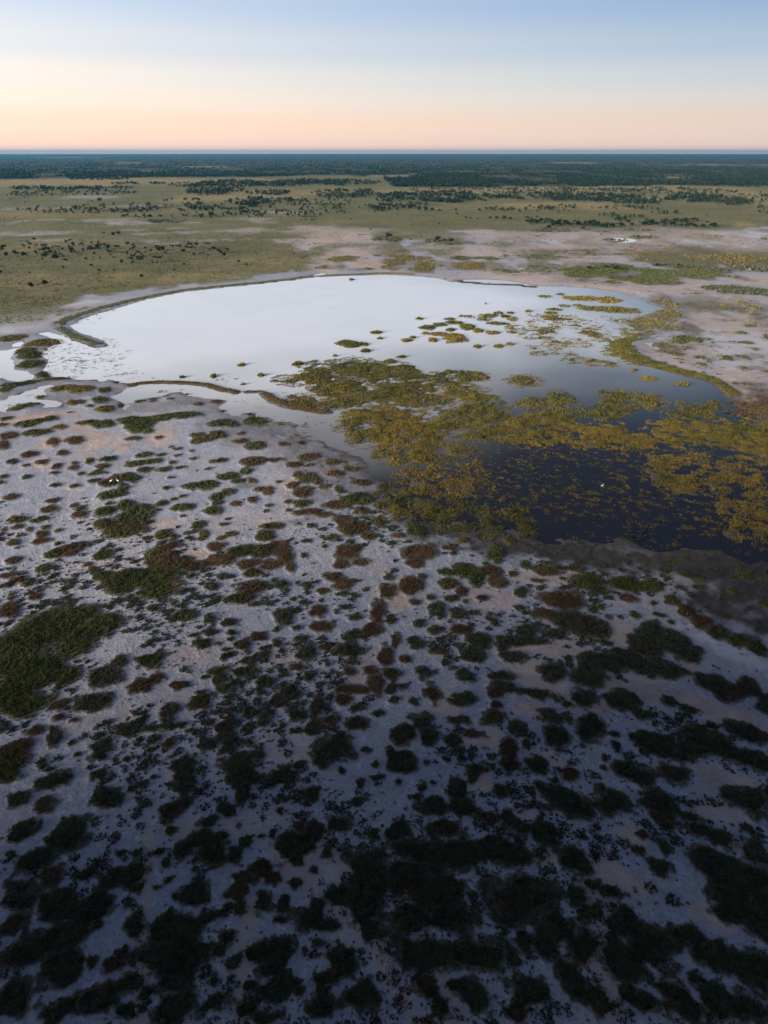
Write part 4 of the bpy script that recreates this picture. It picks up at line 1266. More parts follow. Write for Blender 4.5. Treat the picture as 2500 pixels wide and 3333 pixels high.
TREES = [(-250.7,503.7,3.9,'r'),(-247.8,515.8,3.0,'r'),(-221.2,486.6,5.0,'r'),(-262.8,503.7,3.5,'r'),(-211.0,477.9,2.8,'r'),(-236.7,509.7,3.9,'b'),(-211.7,531.0,4.4,'b'),(-239.2,552.7,2.1,'r'),(-244.9,548.5,2.4,'b'),(-201.0,486.6,2.5,'r'),(-200.8,475.7,2.1,'b'),(-199.2,522.0,3.0,'b'),(-173.5,436.5,2.3,'r'),(-186.2,457.3,2.1,'r'),(-200.4,448.6,2.0,'r'),(-161.7,429.4,2.2,'a'),(-139.5,410.9,2.9,'r'),(-125.7,429.4,2.5,'a'),(-128.0,460.3,2.1,'r'),(-105.7,452.4,1.8,'a'),(-95.3,472.6,2.7,'r'),(-88.3,460.3,2.1,'r'),(-62.7,506.1,1.9,'a'),(-54.4,485.5,1.9,'a'),(-120.6,495.6,2.2,'a'),(-130.1,512.1,2.3,'r'),(-133.0,507.3,2.6,'r'),(-128.5,515.8,1.6,'r'),(-169.7,515.8,3.3,'b'),(-155.8,522.0,2.3,'a'),(-146.1,531.0,2.7,'b'),(-113.4,528.4,1.7,'r'),(-150.6,492.2,1.9,'b'),(-139.6,455.4,2.1,'b'),(-138.5,460.3,1.8,'b'),(-188.8,379.3,3.7,'r'),(-185.3,380.7,3.0,'b'),(-185.0,387.9,4.1,'r'),(-196.9,384.3,2.5,'b'),(-207.4,391.5,2.0,'b'),(-162.0,377.2,2.5,'b'),(-168.5,363.9,2.1,'b'),(-211.8,427.7,1.7,'r'),(-228.6,443.0,2.0,'b'),(-237.4,445.8,3.5,'b'),(-229.1,427.7,2.5,'r'),(-240.7,478.9,2.2,'b'),(-230.2,486.6,1.9,'r'),(-221.7,522.0,1.7,'r'),(-249.9,655.0,2.1,'r'),(-235.0,636.2,4.0,'r'),(-233.6,645.5,3.7,'r'),(-375.1,936.2,3.2,'r'),(-394.1,906.4,2.3,'a'),(-397.5,906.4,2.3,'a'),(-509.3,1062.1,2.6,'r'),(-34.2,767.9,2.9,'a'),(-205.4,839.3,3.7,'r'),(-215.8,855.2,2.7,'a'),(-192.9,830.1,7.8,'r'),(-164.1,871.6,5.4,'r'),(-78.8,924.8,2.9,'a'),(-396.2,795.0,2.0,'a'),(-414.5,1092.3,7.4,'r'),(-419.6,1077.0,3.3,'r'),(-182.1,528.4,2.0,'b'),(-188.4,522.0,1.7,'r'),(-187.6,535.0,1.4,'r'),(-283.9,541.7,4.5,'r'),(-272.6,824.0,2.1,'r'),(-174.5,848.8,3.7,'r'),(-181.8,839.3,2.4,'r'),(-172.5,541.7,1.6,'a'),(-196.7,541.7,1.6,'b'),(-164.5,460.3,1.2,'a'),(-151.1,460.3,1.2,'a'),(-122.0,410.9,1.6,'b'),(-106.5,481.1,1.7,'a'),(-165.0,475.7,1.4,'b'),(-252.9,541.7,1.7,'a'),(-12.7,685.4,1.9,'r'),(-164.6,509.7,1.5,'r'),(88.1,913.7,4.0,'r'),(84.3,855.2,3.2,'r'),(114.7,800.6,4.0,'r'),(121.9,800.6,4.0,'r'),(129.3,795.0,5.5,'r'),(134.6,789.4,4.4,'r'),(89.8,809.3,3.5,'r'),(93.5,803.5,3.0,'r'),(54.9,737.5,2.8,'r'),(185.5,627.1,2.4,'a'),(116.6,913.7,4.0,'r'),(129.1,943.9,3.5,'r'),(42.8,917.3,6.3,'r'),(51.4,917.3,7.4,'r'),(59.4,917.3,5.1,'r'),(67.7,906.4,3.9,'r'),(163.0,936.2,3.5,'r'),(154.1,689.7,4.8,'r'),(100.7,795.0,2.5,'r'),(127.4,445.8,2.9,'r'),(142.6,441.1,3.7,'r'),(139.0,448.6,2.9,'r'),(173.3,455.4,2.9,'r'),(186.5,455.4,2.6,'r'),(3.9,618.3,5.9,'r'),(21.9,601.4,1.9,'r'),(43.4,594.9,4.9,'r'),(53.9,585.3,4.1,'r'),(187.8,601.4,3.1,'r'),(215.5,621.8,2.8,'r'),(150.3,754.9,5.2,'r'),(170.8,730.3,6.0,'r'),(256.8,730.3,4.6,'r'),(185.6,685.4,3.9,'r')]
BANDS = [(0.7,-697.1,1496.1,41.2,83.79,-0.43),
(0.7,-586.3,1494.4,86.98,61.19,-0.37),
(0.7,-554.5,1711.7,57.52,65.17,-0.31),
(0.7,-410.5,1657.6,60.6,119.61,-0.24),
(0.7,-315.7,1409.9,56.02,104.01,-0.22),
(0.7,-299.3,1114.0,32.7,27.78,-0.25),
(0.7,-194.2,1084.4,29.99,92.67,-0.17),
(0.7,-349.1,1732.4,78.44,205.0,-0.2),
(0.7,-215.4,1722.3,104.58,151.09,-0.12),
(0.7,-141.9,1793.3,135.55,189.32,-0.08),
(0.7,-63.7,1302.1,63.38,144.21,-0.05),
(0.7,-6.3,1071.9,16.29,147.14,-0.01),
(0.7,-11.2,926.0,17.26,33.82,-0.01),
(0.7,-204.0,1329.2,40.71,91.63,-0.15),
(0.7,-146.5,1131.5,10.47,44.64,-0.12),
(0.7,-161.8,985.7,18.33,34.35,-0.16),
(0.7,-310.3,1329.2,36.64,92.94,-0.22),
(0.7,-750.1,2001.0,73.16,71.97,-0.35),
(0.7,-446.4,2295.2,208.89,134.82,-0.19),
(0.4,-289.0,970.5,179.59,85.16,-0.28),
(0.4,-145.6,1023.4,124.81,135.97,-0.14),
(0.4,-556.6,1331.4,122.12,114.35,-0.39),
(0.4,-176.2,857.5,133.37,46.18,-0.2),
(0.4,-248.3,533.2,43.88,56.89,-0.41),
(0.4,-155.9,507.9,48.4,49.54,-0.28),
(1.0,194.6,729.0,50.29,29.4,0.25),
(1.0,293.4,736.0,39.22,28.46,0.36),
(1.0,167.4,762.9,21.51,15.89,0.21),
(1.0,313.8,1196.7,153.92,107.68,0.25),
(1.0,94.2,1222.0,104.17,140.29,0.07),
(1.0,367.5,1079.8,39.99,58.51,0.32),
(1.0,486.5,1084.4,43.32,99.56,0.41),
(1.0,86.0,1068.4,33.03,39.76,0.08),
(1.0,320.1,768.2,16.84,16.96,0.38),
(1.0,811.8,1657.6,80.79,128.92,0.45),
(1.0,249.5,781.4,7.34,14.19,0.3),
(1.0,18.0,966.2,17.96,48.9,0.02),
(1.0,509.3,1223.8,37.59,83.29,0.38),
(0.5,173.1,927.7,57.52,53.55,0.18),
(0.5,262.2,840.0,31.44,26.03,0.29),
(0.5,349.5,862.3,37.62,24.62,0.37),
(0.5,581.4,1177.5,32.18,170.0,0.45),
(0.5,474.0,929.6,11.5,75.66,0.46),
(0.5,269.8,965.5,89.8,42.17,0.26),
(0.5,260.3,1412.5,215.47,120.67,0.18),
(0.5,520.6,1412.5,129.28,126.22,0.35),
(0.5,26.3,1061.0,52.14,97.15,0.02)]
FOREST = [[(-219704,157222),(-2913,2051),(-1037,2051),(-832.6,2087),(-757.2,2183),(-556.0,2124),(-382.0,2245),(-254.8,2333),(0.0,2288),(0.0,1999),(19.5,1594),(141.7,1541),(292.9,1594),(439.4,1594),(656.4,1650),(837.7,1650),(2272,1650),(212206,157222)]]
GAPS = [(1270.0,5130.6,247.28,246.04,0.24),
(1831.7,4392.1,370.43,275.91,0.39),
(2150.3,4311.6,259.91,257.19,0.46),
(844.8,2183.8,53.19,53.67,0.36),
(283.7,2832.9,171.82,84.19,0.1),
(41.1,2249.5,47.84,106.18,0.02),
(-864.5,2767.3,58.76,83.72,-0.3),
(-3916.8,9576.9,460.13,487.29,-0.39),
(-6.3,2289.6,41.78,66.05,-0.0),
(307.6,2245.3,54.67,42.77,0.13),
(394.2,1843.5,56.3,29.39,0.21),
(-851.4,3706.4,134.54,87.78,-0.22),
(-1598.6,4816.4,87.23,121.22,-0.32)]
BIRDS = [('w',47.68,134.49,0.4),('w',-59.89,135.66,0.2),('w',-58.5,135.78,2.6),('k',47.56,115.6,1.5),('k',47.51,114.59,0.6),('k',47.43,113.52,2.5),('k',47.51,113.07,1.0),('k',47.94,113.16,0.4),('k',47.6,115.14,2.5),('k',48.41,112.72,5.8),('k',48.82,113.16,5.0),('k',49.25,113.78,4.8),('k',48.66,112.28,1.4),('k',49.09,112.89,3.4),('k',50.02,115.14,1.7),('k',50.25,114.78,1.1),('k',50.59,115.5,0.7),('k',49.0,111.84,1.3),('k',49.37,112.54,5.8),('k',49.84,113.16,5.2),('k',48.23,111.75,5.1),('k',41.97,119.84,5.0),('k',42.94,119.64,1.2),('k',36.1,140.14,1.9),('k',47.86,112.1,3.9)]
# ------------------------------------------------------------------ helpers
def tag(o, label=None, cat=None, group=None, kind=None):
    if label: o['label'] = label
    if cat: o['category'] = cat
    if group: o['group'] = group
    if kind: o['kind'] = kind
    return o
_tab = rng.random((256, 256)).astype(np.float32)
def vnoise(x, y):
    xi = np.floor(x).astype(np.int64); yi = np.floor(y).astype(np.int64)
    fx = (x - xi).astype(np.float32); fy = (y - yi).astype(np.float32)
    fx = fx * fx * (3 - 2 * fx); fy = fy * fy * (3 - 2 * fy)
    a = _tab[xi & 255, yi & 255]; b = _tab[(xi + 1) & 255, yi & 255]
    c = _tab[xi & 255, (yi + 1) & 255]; d = _tab[(xi + 1) & 255, (yi + 1) & 255]
    return (a + (b - a) * fx) * (1 - fy) + (c + (d - c) * fx) * fy
def fbm(x, y, oct=4):
    s = 0.0; a = 0.5; t = 0.0
    for i in range(oct):
        s = s + a * vnoise(x + 17.3 * i, y - 9.1 * i); t += a
        x = x * 2.03; y = y * 2.03; a *= 0.5
    return s / t            # about 0..1, mean .5
def sstep(e0, e1, x):
    t = np.clip((x - e0) / (e1 - e0), 0, 1)
    return t * t * (3 - 2 * t)
def mesh_from(name, verts, faces, material=None, cols=None, smooth=False):
    """verts (n,3) float, faces (m,k) int with k = 3 or 4"""
    me = bpy.data.meshes.new(name)
    n, (m, k) = len(verts), faces.shape
    me.vertices.add(n); me.loops.add(m * k); me.polygons.add(m)
    me.vertices.foreach_set('co', np.ascontiguousarray(verts, np.float32).ravel())
    me.loops.foreach_set('vertex_index', np.ascontiguousarray(faces, np.int32).ravel())
    me.polygons.foreach_set('loop_start', np.arange(0, m * k, k, dtype=np.int32))
    me.polygons.foreach_set('loop_total', np.full(m, k, np.int32))
    if smooth: me.polygons.foreach_set('use_smooth', np.ones(m, bool))
    if cols:
        for an, arr in cols.items():
            at = me.attributes.new(an, 'FLOAT_COLOR', 'POINT')
            if arr.shape[1] == 3: arr = np.concatenate([arr, np.ones((len(arr), 1))], 1)
            at.data.foreach_set('color', np.ascontiguousarray(arr, np.float32).ravel())
    me.update(calc_edges=True)
    if material: me.materials.append(material)
    return me
def link(name, me, loc=(0, 0, 0), parent=None):
    o = bpy.data.objects.new(name, me)
    o.location = loc
    o.parent = parent
    col.objects.link(o)
    return o
class NT:
    def __init__(s, name):
        s.m = bpy.data.materials.new(name); s.m.use_nodes = True
        s.t = s.m.node_tree; s.t.nodes.clear()
        s.out = s.t.nodes.new('ShaderNodeOutputMaterial')
    def n(s, kind, ins=None, **kw):
        nd = s.t.nodes.new(kind)
        for k, v in kw.items(): setattr(nd, k, v)
        for k, v in (ins or {}).items():
            if isinstance(v, bpy.types.NodeSocket): s.t.links.new(v, nd.inputs[k])
            else: nd.inputs[k].default_value = v
        return nd
    def math(s, op, a, b=0.0, clamp=False):
        return s.n('ShaderNodeMath', {0: a, 1: b}, operation=op, use_clamp=clamp).outputs[0]
    def mix(s, f, a, b, blend='MIX'):
        nd = s.n('ShaderNodeMix', data_type='RGBA', blend_type=blend)
        for k, v in ((0, f), (6, a), (7, b)):
            if isinstance(v, bpy.types.NodeSocket): s.t.links.new(v, nd.inputs[k])
            elif k == 0: nd.inputs[k].default_value = v
            else: nd.inputs[k].default_value = (*v, 1) if len(v) == 3 else v
        return nd.outputs[2]
    def noise(s, scale, detail=4, rough=.55, vec=None, dist=0.0):
        i = {'Scale': scale, 'Detail': detail, 'Roughness': rough, 'Distortion': dist}
        if vec is not None: i['Vector'] = vec
        return s.n('ShaderNodeTexNoise', i).outputs['Fac']
    def range(s, v, a, b, c=0.0, d=1.0):
        return s.n('ShaderNodeMapRange', {0: v, 1: a, 2: b, 3: c, 4: d}, interpolation_type='SMOOTHSTEP').outputs[0]

# ------------------------------------------------------------------ ground grid: finer where one stands near
F_ = 2222.0
py = np.arange(3720, 505, -4.3)
yc = (1666.5 - py) / F_
rows_near = CAM_H * (math.cos(PITCH) + yc * math.sin(PITCH)) / (math.sin(PITCH) - yc * math.cos(PITCH))
rows_near = rows_near[(rows_near > 12) & (rows_near < 6000)]
RR = np.concatenate([[1.0, 4.0, 8.0], rows_near, np.geomspace(rows_near[-1] * 1.1, 25000, 22)])
def azmax(r):
    return np.minimum(np.arctan(0.5626 * (0.8843 * r + 30.3) / r) * 1.22 + R(3), R(85))
NC = 560
U = np.linspace(-1, 1, NC)
AZM = azmax(RR)
GX = RR[:, None] * np.sin(U[None, :] * AZM[:, None])
GY = RR[:, None] * np.cos(U[None, :] * AZM[:, None])
GR = np.repeat(RR[:, None], NC, 1)
def cells(cx, cy, rad):
    """index window of the grid that holds a disc"""
    rc = math.hypot(cx, cy); a = math.atan2(cx, cy)
    i0 = np.searchsorted(RR, rc - rad) - 1; i1 = np.searchsorted(RR, rc + rad) + 1
    i0 = max(i0, 0); i1 = min(i1, len(RR))
    if rc <= rad * 1.05: return slice(i0, i1), slice(0, NC)
    da = math.asin(min(1, rad / rc))
    am = AZM[i0:i1]
    lo = min(((a - da) / am).min(), ((a - da) / am).max()); hi = max(((a + da) / am).max(), ((a + da) / am).min())
    j0 = int((lo + 1) / 2 * (NC - 1)) - 1; j1 = int((hi + 1) / 2 * (NC - 1)) + 2
    return slice(i0, i1), slice(min(max(j0, 0), NC), min(max(j1, 0), NC))
def ell(b, x, y):
    cx, cy, a, bb, rot = b
    s, c = math.sin(rot), math.cos(rot)
    dx, dy = x - cx, y - cy
    return np.sqrt(((dx * c - dy * s) / a) ** 2 + ((dx * s + dy * c) / bb) ** 2)
def wob(x, y, b):
    """edge unevenness in proportion to the patch, with a ragged fine fringe"""
    m = max(.4, min(b[2], b[3]))
    f = min(1.6, max(.02, 1.15 / m))
    w = (fbm(x * f + b[0], y * f, 3) - .5) * 1.5
    if math.hypot(b[0], b[1]) < 260: w = w + (fbm(x * 1.9, y * 1.9, 2) - .5) * min(.9, .75 / m)
    return w
def WOB(b):
    r = math.hypot(b[0], b[1])
    return .5 if r > 105 else .5 + .4 * (105 - r) / 60 if r > 45 else .9
def paint(arr, b, strength=1.0, soft=0.35, wobble=0.9, grow=1.0):
    rad = max(b[2], b[3]) * 1.6
    I, J = cells(b[0], b[1], rad)
    if I.stop <= I.start or J.stop <= J.start: return
    x, y = GX[I, J], GY[I, J]
    q = (ell(b, x, y) + wobble * wob(x, y, b)) / grow
    arr[I, J] = np.maximum(arr[I, J], strength * sstep(1 + soft, 1 - soft, q))
def seg_dist(pts, x, y, closed):
    d = np.full(x.shape, 1e9, np.float32)
    n = len(pts)
    for k in range(n if closed else n - 1):
        (x0, y0), (x1, y1) = pts[k], pts[(k + 1) % n]
        ex, ey = x1 - x0, y1 - y0
        L = ex * ex + ey * ey + 1e-9
        t = np.clip(((x - x0) * ex + (y - y0) * ey) / L, 0, 1)
        d = np.minimum(d, (x - x0 - t * ex) ** 2 + (y - y0 - t * ey) ** 2)
    return np.sqrt(d)
def inside(pts, x, y):
    r = np.zeros(x.shape, bool)
    n = len(pts)
    for k in range(n):
        (x0, y0), (x1, y1) = pts[k], pts[(k + 1) % n]
        if y0 == y1: continue
        r ^= ((y0 > y) != (y1 > y)) & (x < (x1 - x0) * (y - y0) / (y1 - y0) + x0)
    return r
def window(pts, pad):
    P = np.array(pts); c = (P.min(0) + P.max(0)) / 2
    return cells(c[0], c[1], np.hypot(*(P.max(0) - P.min(0))) / 2 + pad)
zero = lambda: np.zeros(GX.shape, np.float32)
wetsd = np.full(GX.shape, -30.0, np.float32)
for p in WET:
    I, J = window(p, 30)
    x, y = GX[I, J], GY[I, J]
    d = seg_dist(p, x, y, True)
    wetsd[I, J] = np.maximum(wetsd[I, J], np.where(inside(p, x, y), d, -d))
edge = (fbm(GX * .11 + 3, GY * .15, 4) - .5) * 12.0 * (GY < 190) + (fbm(GX * .35, GY * .35, 4) - .5) * 3.2 + (fbm(GX * .08, GY * .08, 3) - .5) * 4.0
near_flat = (GX < 20) & (GY < 215)                       # the shallow margin: many mud islets
islets = np.where(near_flat, (fbm(GX * .16, GY * .22, 4) - .5) * 11.0, 0)
islets = islets + np.where((GX >= 5) & (GY < 150), (fbm(GX * .22, GY * .30, 4) - .42) * 12.0, 0)      # mud bars along the near shore
wet = wetsd + edge * .55 - np.maximum(islets, 0) * sstep(10, 4, wetsd)
bare = np.maximum(-wet, 0)
GZ = -np.clip(wet * .035, -.28, .55)
GZ += np.where(wetsd < -2, (fbm(GX * .03, GY * .03, 4) - .5) * .35 + .10, 0) * sstep(-2, -10, wetsd)
for w, p in LAND:
    I, J = window(p, w * 2)
    x, y = GX[I, J], GY[I, J]
    d = seg_dist(p, x, y, False) + (fbm(x * .5, y * .5, 3) - .5) * w * .9
    GZ[I, J] = np.maximum(GZ[I, J], .32 * (1 - (d / w) ** 2 * .9))

sand, mud, plain, gold, litter, crust, trail, woods = [zero() for _ in range(8)]
for p in PLAIN:
    I, J = window(p, 10)
    x, y = GX[I, J], GY[I, J]
    d = seg_dist(p, x, y, True); d = np.where(inside(p, x, y), d, -d)
    plain[I, J] = np.maximum(plain[I, J], sstep(-3, 3, d + (fbm(x * .12, y * .12, 4) - .5) * 12))
thin = sstep(.45, .57, fbm(GX * .045 + 11, GY * .022 + 4, 5)) * sstep(300, 360, GR) * sstep(-6, -16, wetsd)
plain = np.maximum(plain, thin * .85)
plain[GR > 2500] = 1
for k, s_, *b in SOIL:
    tgt = {'S': sand, 'W': mud, 'Y': gold, 'C': crust, 'G': plain}[k]
    paint(tgt, b, s_, .55, 1.3)
mud = np.maximum(mud, sstep(-5, -.5, wetsd + edge * .5) * np.where(GX > -15, .85, .4) * np.where(GR > 260, .25, 1))
mud = np.maximum(mud, sstep(-.5, 1.5, wetsd) * .9)
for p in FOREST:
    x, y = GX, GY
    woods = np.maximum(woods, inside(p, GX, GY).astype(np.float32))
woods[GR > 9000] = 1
for b in GAPS:
    g = zero(); paint(g, b, 1, .3, .5); woods *= 1 - g; gold = np.maximum(gold, g)
for w, p in TRAILS:
    I, J = window(p, 6)
    x, y = GX[I, J], GY[I, J]
    d = seg_dist(p, x, y, False) + (fbm(x * .4, y * .4, 3) - .5) * 1.2
    trail[I, J] = np.maximum(trail[I, J], sstep(w * 1.9, w * .6, np.abs(d)))
CLUMPS = [(k, [(b[0], b[1], b[2] * 1.14, b[3] * 1.14, b[4]) if k == 'd' and math.hypot(b[0], b[1]) < 50 else tuple(b) for b in bs]) for k, bs in CLUMPS]
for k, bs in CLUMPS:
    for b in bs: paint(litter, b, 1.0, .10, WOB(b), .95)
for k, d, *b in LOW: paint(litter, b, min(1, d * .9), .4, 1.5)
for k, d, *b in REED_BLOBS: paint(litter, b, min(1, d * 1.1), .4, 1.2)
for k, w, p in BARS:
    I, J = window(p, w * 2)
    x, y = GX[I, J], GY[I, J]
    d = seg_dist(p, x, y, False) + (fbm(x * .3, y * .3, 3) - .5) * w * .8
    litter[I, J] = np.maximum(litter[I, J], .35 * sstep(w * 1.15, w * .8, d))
reedf = zero()
for k, d, *bb in REED_BLOBS: paint(reedf, bb, d, .5, 1.0)
GZ = np.where(wetsd > 0, np.maximum(GZ, -.16 + .26 * sstep(.45, 1.0, reedf) * (.35 + fbm(GX * .25, GY * .25, 3))), GZ)
dry = sstep(-.02, .08, GZ)
GZ += litter * dry * .14 * np.where(GR < 300, 1, 0)
GZ += np.where(GR < 200, (fbm(GX * 1.3, GY * 1.3, 3) - .5) * .10, 0) * dry
def samp(arr, x, y):
    r = np.hypot(x, y); a = np.arctan2(x, y)
    fi = np.interp(r, RR, np.arange(len(RR)))
    fj = np.clip((a / azmax(r) + 1) / 2 * (NC - 1), 0, NC - 1.001)
    i = np.clip(fi.astype(int), 0, len(RR) - 2); j = fj.astype(int)
    u, v = fi - i, fj - j
    return (arr[i, j] * (1 - u) * (1 - v) + arr[i + 1, j] * u * (1 - v) + arr[i, j + 1] * (1 - u) * v + arr[i + 1, j + 1] * u * v)

# ------------------------------------------------------------------ ground material
def ground_material():
    g = NT('dry_pan_ground')
    tc = g.n('ShaderNodeTexCoord').outputs['Object']
    a1 = g.n('ShaderNodeVertexColor', layer_name='soil_a'); a2 = g.n('ShaderNodeVertexColor', layer_name='soil_b')
    s1 = g.n('ShaderNodeSeparateColor', {0: a1.outputs[0]}); s2 = g.n('ShaderNodeSeparateColor', {0: a2.outputs[0]})
    sand_, mud_, plain_, gold_ = s1.outputs[0], s1.outputs[1], s1.outputs[2], a1.outputs[1]
    lit_, crust_, trail_, wood_ = s2.outputs[0], s2.outputs[1], s2.outputs[2], a2.outputs[1]
    big = g.noise(.035, 5, .6, tc); mid = g.noise(.35, 5, .65, tc, .6); fine = g.noise(2.6, 4, .7, tc)
    vor = g.n('ShaderNodeTexVoronoi', {'Vector': tc, 'Scale': 2.1, 'Randomness': 1.0}).outputs['Distance']
    c = g.mix(g.range(big, .35, .68), (.262, .276, .328), (.345, .325, .335))
    c = g.mix(g.range(mid, .52, .72), c, (.375, .38, .42))
    c = g.mix(g.math('MULTIPLY', g.range(mid, .48, .3), .45), c, (.235, .23, .25))
    c = g.mix(g.math('MULTIPLY', g.range(fine, .50, .34), .8), c, (.15, .145, .16))
    med = g.noise(1.05, 4, .7, tc, .4); flo = g.noise(.13, 4, .6, tc)
    c = g.mix(g.math('MULTIPLY', g.range(med, .48, .32), .75), c, (.22, .215, .235))
    c = g.mix(g.math('MULTIPLY', g.range(med, .54, .68), .6), c, (.45, .445, .47))
    c = g.mix(g.math('MULTIPLY', g.range(flo, .52, .74), .4), c, (.43, .375, .345))
    sandc = g.mix(g.range(mid, .35, .7), (.375, .270, .215), (.47, .355, .29))
    sandc = g.mix(g.math('MULTIPLY', g.range(fine, .46, .34), .4), sandc, (.20, .155, .13))
    streak = g.noise(.05, 5, .65, g.n('ShaderNodeMapping', {'Vector': tc, 'Scale': (1, 2.2, 1)}).outputs[0], .5)
    sandc = g.mix(g.math('MULTIPLY', g.range(streak, .50, .66), .7), sandc, (.36, .345, .35))
    sandc = g.mix(g.math('MULTIPLY', g.range(streak, .46, .34), .6), sandc, (.20, .175, .13))
    c = g.mix(sand_, c, sandc)
    c = g.mix(g.math('MULTIPLY', crust_, .8), c, (.44, .44, .47))
    mudc = g.mix(g.range(mid, .35, .7), (.040, .034, .031), (.080, .066, .060))
    c = g.mix(mud_, c, mudc)
    # plain: grass cover with bare streaks
    pv = g.n('ShaderNodeMapping', {'Vector': tc, 'Scale': (.6, .25, 1)}).outputs[0]
    pn = g.noise(.012, 6, .62, tc); pm = g.noise(.10, 5, .65, tc); pf = g.noise(.9, 3, .7, tc)
    olive = g.mix(g.range(pn, .35, .65), (.118, .116, .048), (.165, .146, .072))
    olive = g.mix(g.math('MULTIPLY', g.range(pm, .5, .3), .6), olive, (.085, .085, .035))
    olive = g.mix(g.math('MULTIPLY', g.range(pm, .55, .75), .5), olive, (.23, .19, .11))
    olive = g.mix(g.math('MULTIPLY', g.range(pf, .5, .3), .7), olive, (.06, .06, .028))
    olive = g.mix(g.math('MULTIPLY', gold_, .75), olive, g.mix(g.range(pm, .3, .7), (.25, .18, .075), (.34, .25, .13)))
    pbare = g.math('MULTIPLY', plain_, g.math('SUBTRACT', 1.0, g.math('MULTIPLY', sand_, g.range(pm, .25, .45)), True), True)
    c = g.mix(pbare, c, olive)
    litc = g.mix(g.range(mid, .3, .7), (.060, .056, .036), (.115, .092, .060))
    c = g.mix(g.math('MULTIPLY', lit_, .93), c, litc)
    c = g.mix(g.math('MULTIPLY', trail_, .75), c, (.36, .29, .25))
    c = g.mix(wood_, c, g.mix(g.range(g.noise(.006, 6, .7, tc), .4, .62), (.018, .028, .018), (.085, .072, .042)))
    rough = g.math('SUBTRACT', .95, g.math('MULTIPLY', mud_, .15))
    h = g.math('ADD', g.math('MULTIPLY', fine, .9), g.math('MULTIPLY', vor, .35))
    h = g.math('ADD', h, g.math('MULTIPLY', pf, g.math('MULTIPLY', plain_, 1.5)))
    bump = g.n('ShaderNodeBump', {'Height': h, 'Strength': .55, 'Distance': .22})
    p = g.n('ShaderNodeBsdfPrincipled', {'Base Color': c, 'Roughness': rough, 'Specular IOR Level': .15, 'Normal': bump.outputs[0]})
    g.t.links.new(p.outputs[0], g.out.inputs[0])
    return g.m
def build_ground():
    # fine columns in view, then a coarse remainder all the way round
    n_r = len(RR); NB = 20
    t = np.linspace(0, 1, NB + 2)[1:-1]
    back = AZM[:, None] + t[None, :] * (2 * math.pi - 2 * AZM[:, None])
    bx, by = RR[:, None] * np.sin(back), RR[:, None] * np.cos(back)
    bz = np.full(bx.shape, .12)
    X = np.concatenate([GX, bx], 1); Y = np.concatenate([GY, by], 1); Z = np.concatenate([GZ, bz], 1)
    # earth curvature is left out: the plain is flat to the horizon
    V = np.stack([X, Y, Z], -1).reshape(-1, 3)
    nc = NC + NB
    i = np.arange(n_r - 1)[:, None]; j = np.arange(nc)[None, :]; j1 = (j + 1) % nc
    Fq = np.stack([i * nc + j, (i + 1) * nc + j, (i + 1) * nc + j1, i * nc + j1], -1).reshape(-1, 4)
    def pad(a, v): return np.concatenate([a, np.full((n_r, NB), v)], 1).ravel()
    far = (np.repeat(RR[:, None], NB, 1) > 9000).astype(float)
    A = np.stack([pad(sand, .1), pad(mud, 0), np.concatenate([plain, np.ones((n_r, NB)) * .6], 1).ravel(), pad(gold, .3)], -1)
    B = np.stack([pad(litter, .2), pad(crust, 0), pad(trail, 0), np.concatenate([woods, far], 1).ravel()], -1)
    me = mesh_from('ground', V, Fq[:, ::-1], ground_material(), {'soil_a': A, 'soil_b': B}, True)
    o = link('ground', me)
    tag(o, 'flat pale dried-out pan and grass plain reaching the horizon', kind='structure')
build_ground()

# ------------------------------------------------------------------ water
def water_material():
    g = NT('still_water')
    tc = g.n('ShaderNodeTexCoord').outputs['Object']
    sheen = g.n('ShaderNodeVertexColor', layer_name='sky_sheen')
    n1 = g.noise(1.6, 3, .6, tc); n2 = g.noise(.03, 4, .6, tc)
    sn = g.math('MULTIPLY', sheen.outputs[0], g.range(g.noise(.02, 5, .65, tc, .8), .3, .65, .94, 1.0))
    c = g.mix(sn, (.014, .013, .012), (.72, .715, .705))  # milky tint raised to paint in the lake's bright sky reflection
    bump = g.n('ShaderNodeBump', {'Height': n1, 'Strength': g.range(n2, .42, .62, .02, .16), 'Distance': .05})
    p = g.n('ShaderNodeBsdfPrincipled', {'Base Color': c, 'Roughness': g.range(n2, .3, .7, .03, .09), 'IOR': 1.36, 'Normal': bump.outputs[0]})
    g.t.links.new(p.outputs[0], g.out.inputs[0])
    return g.m
WATER = water_material()
def sheet(name, x0, x1, y0, y1, nx, ny, label, sky_sheen):
    x, y = np.meshgrid(np.linspace(x0, x1, nx), np.linspace(y0, y1, ny))
    V = np.stack([x, y, np.zeros_like(x)], -1).reshape(-1, 3)
    i = np.arange(ny - 1)[:, None]; j = np.arange(nx - 1)[None, :]
    Fq = np.stack([i * nx + j, i * nx + j + 1, (i + 1) * nx + j + 1, (i + 1) * nx + j], -1).reshape(-1, 4)
    s = sky_sheen(x, y).ravel()
    o = link(name, mesh_from(name, V, Fq, WATER, {'sky_sheen': np.stack([s, s, s], -1)}))
    tag(o, label, kind='structure')
def lake_sky_sheen(x, y):  # pale where the bright reflection is painted, fading towards the marsh
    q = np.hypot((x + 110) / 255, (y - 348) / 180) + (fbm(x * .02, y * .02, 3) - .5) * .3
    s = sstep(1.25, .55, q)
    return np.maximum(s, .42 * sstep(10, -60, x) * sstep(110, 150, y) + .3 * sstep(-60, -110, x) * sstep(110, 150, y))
sheet('lake_water', -330, 330, 90, 470, 120, 80, 'still pale lake water grading to dark marsh pools among reeds', lake_sky_sheen)
px_, py_ = zip(*WET[6]); 
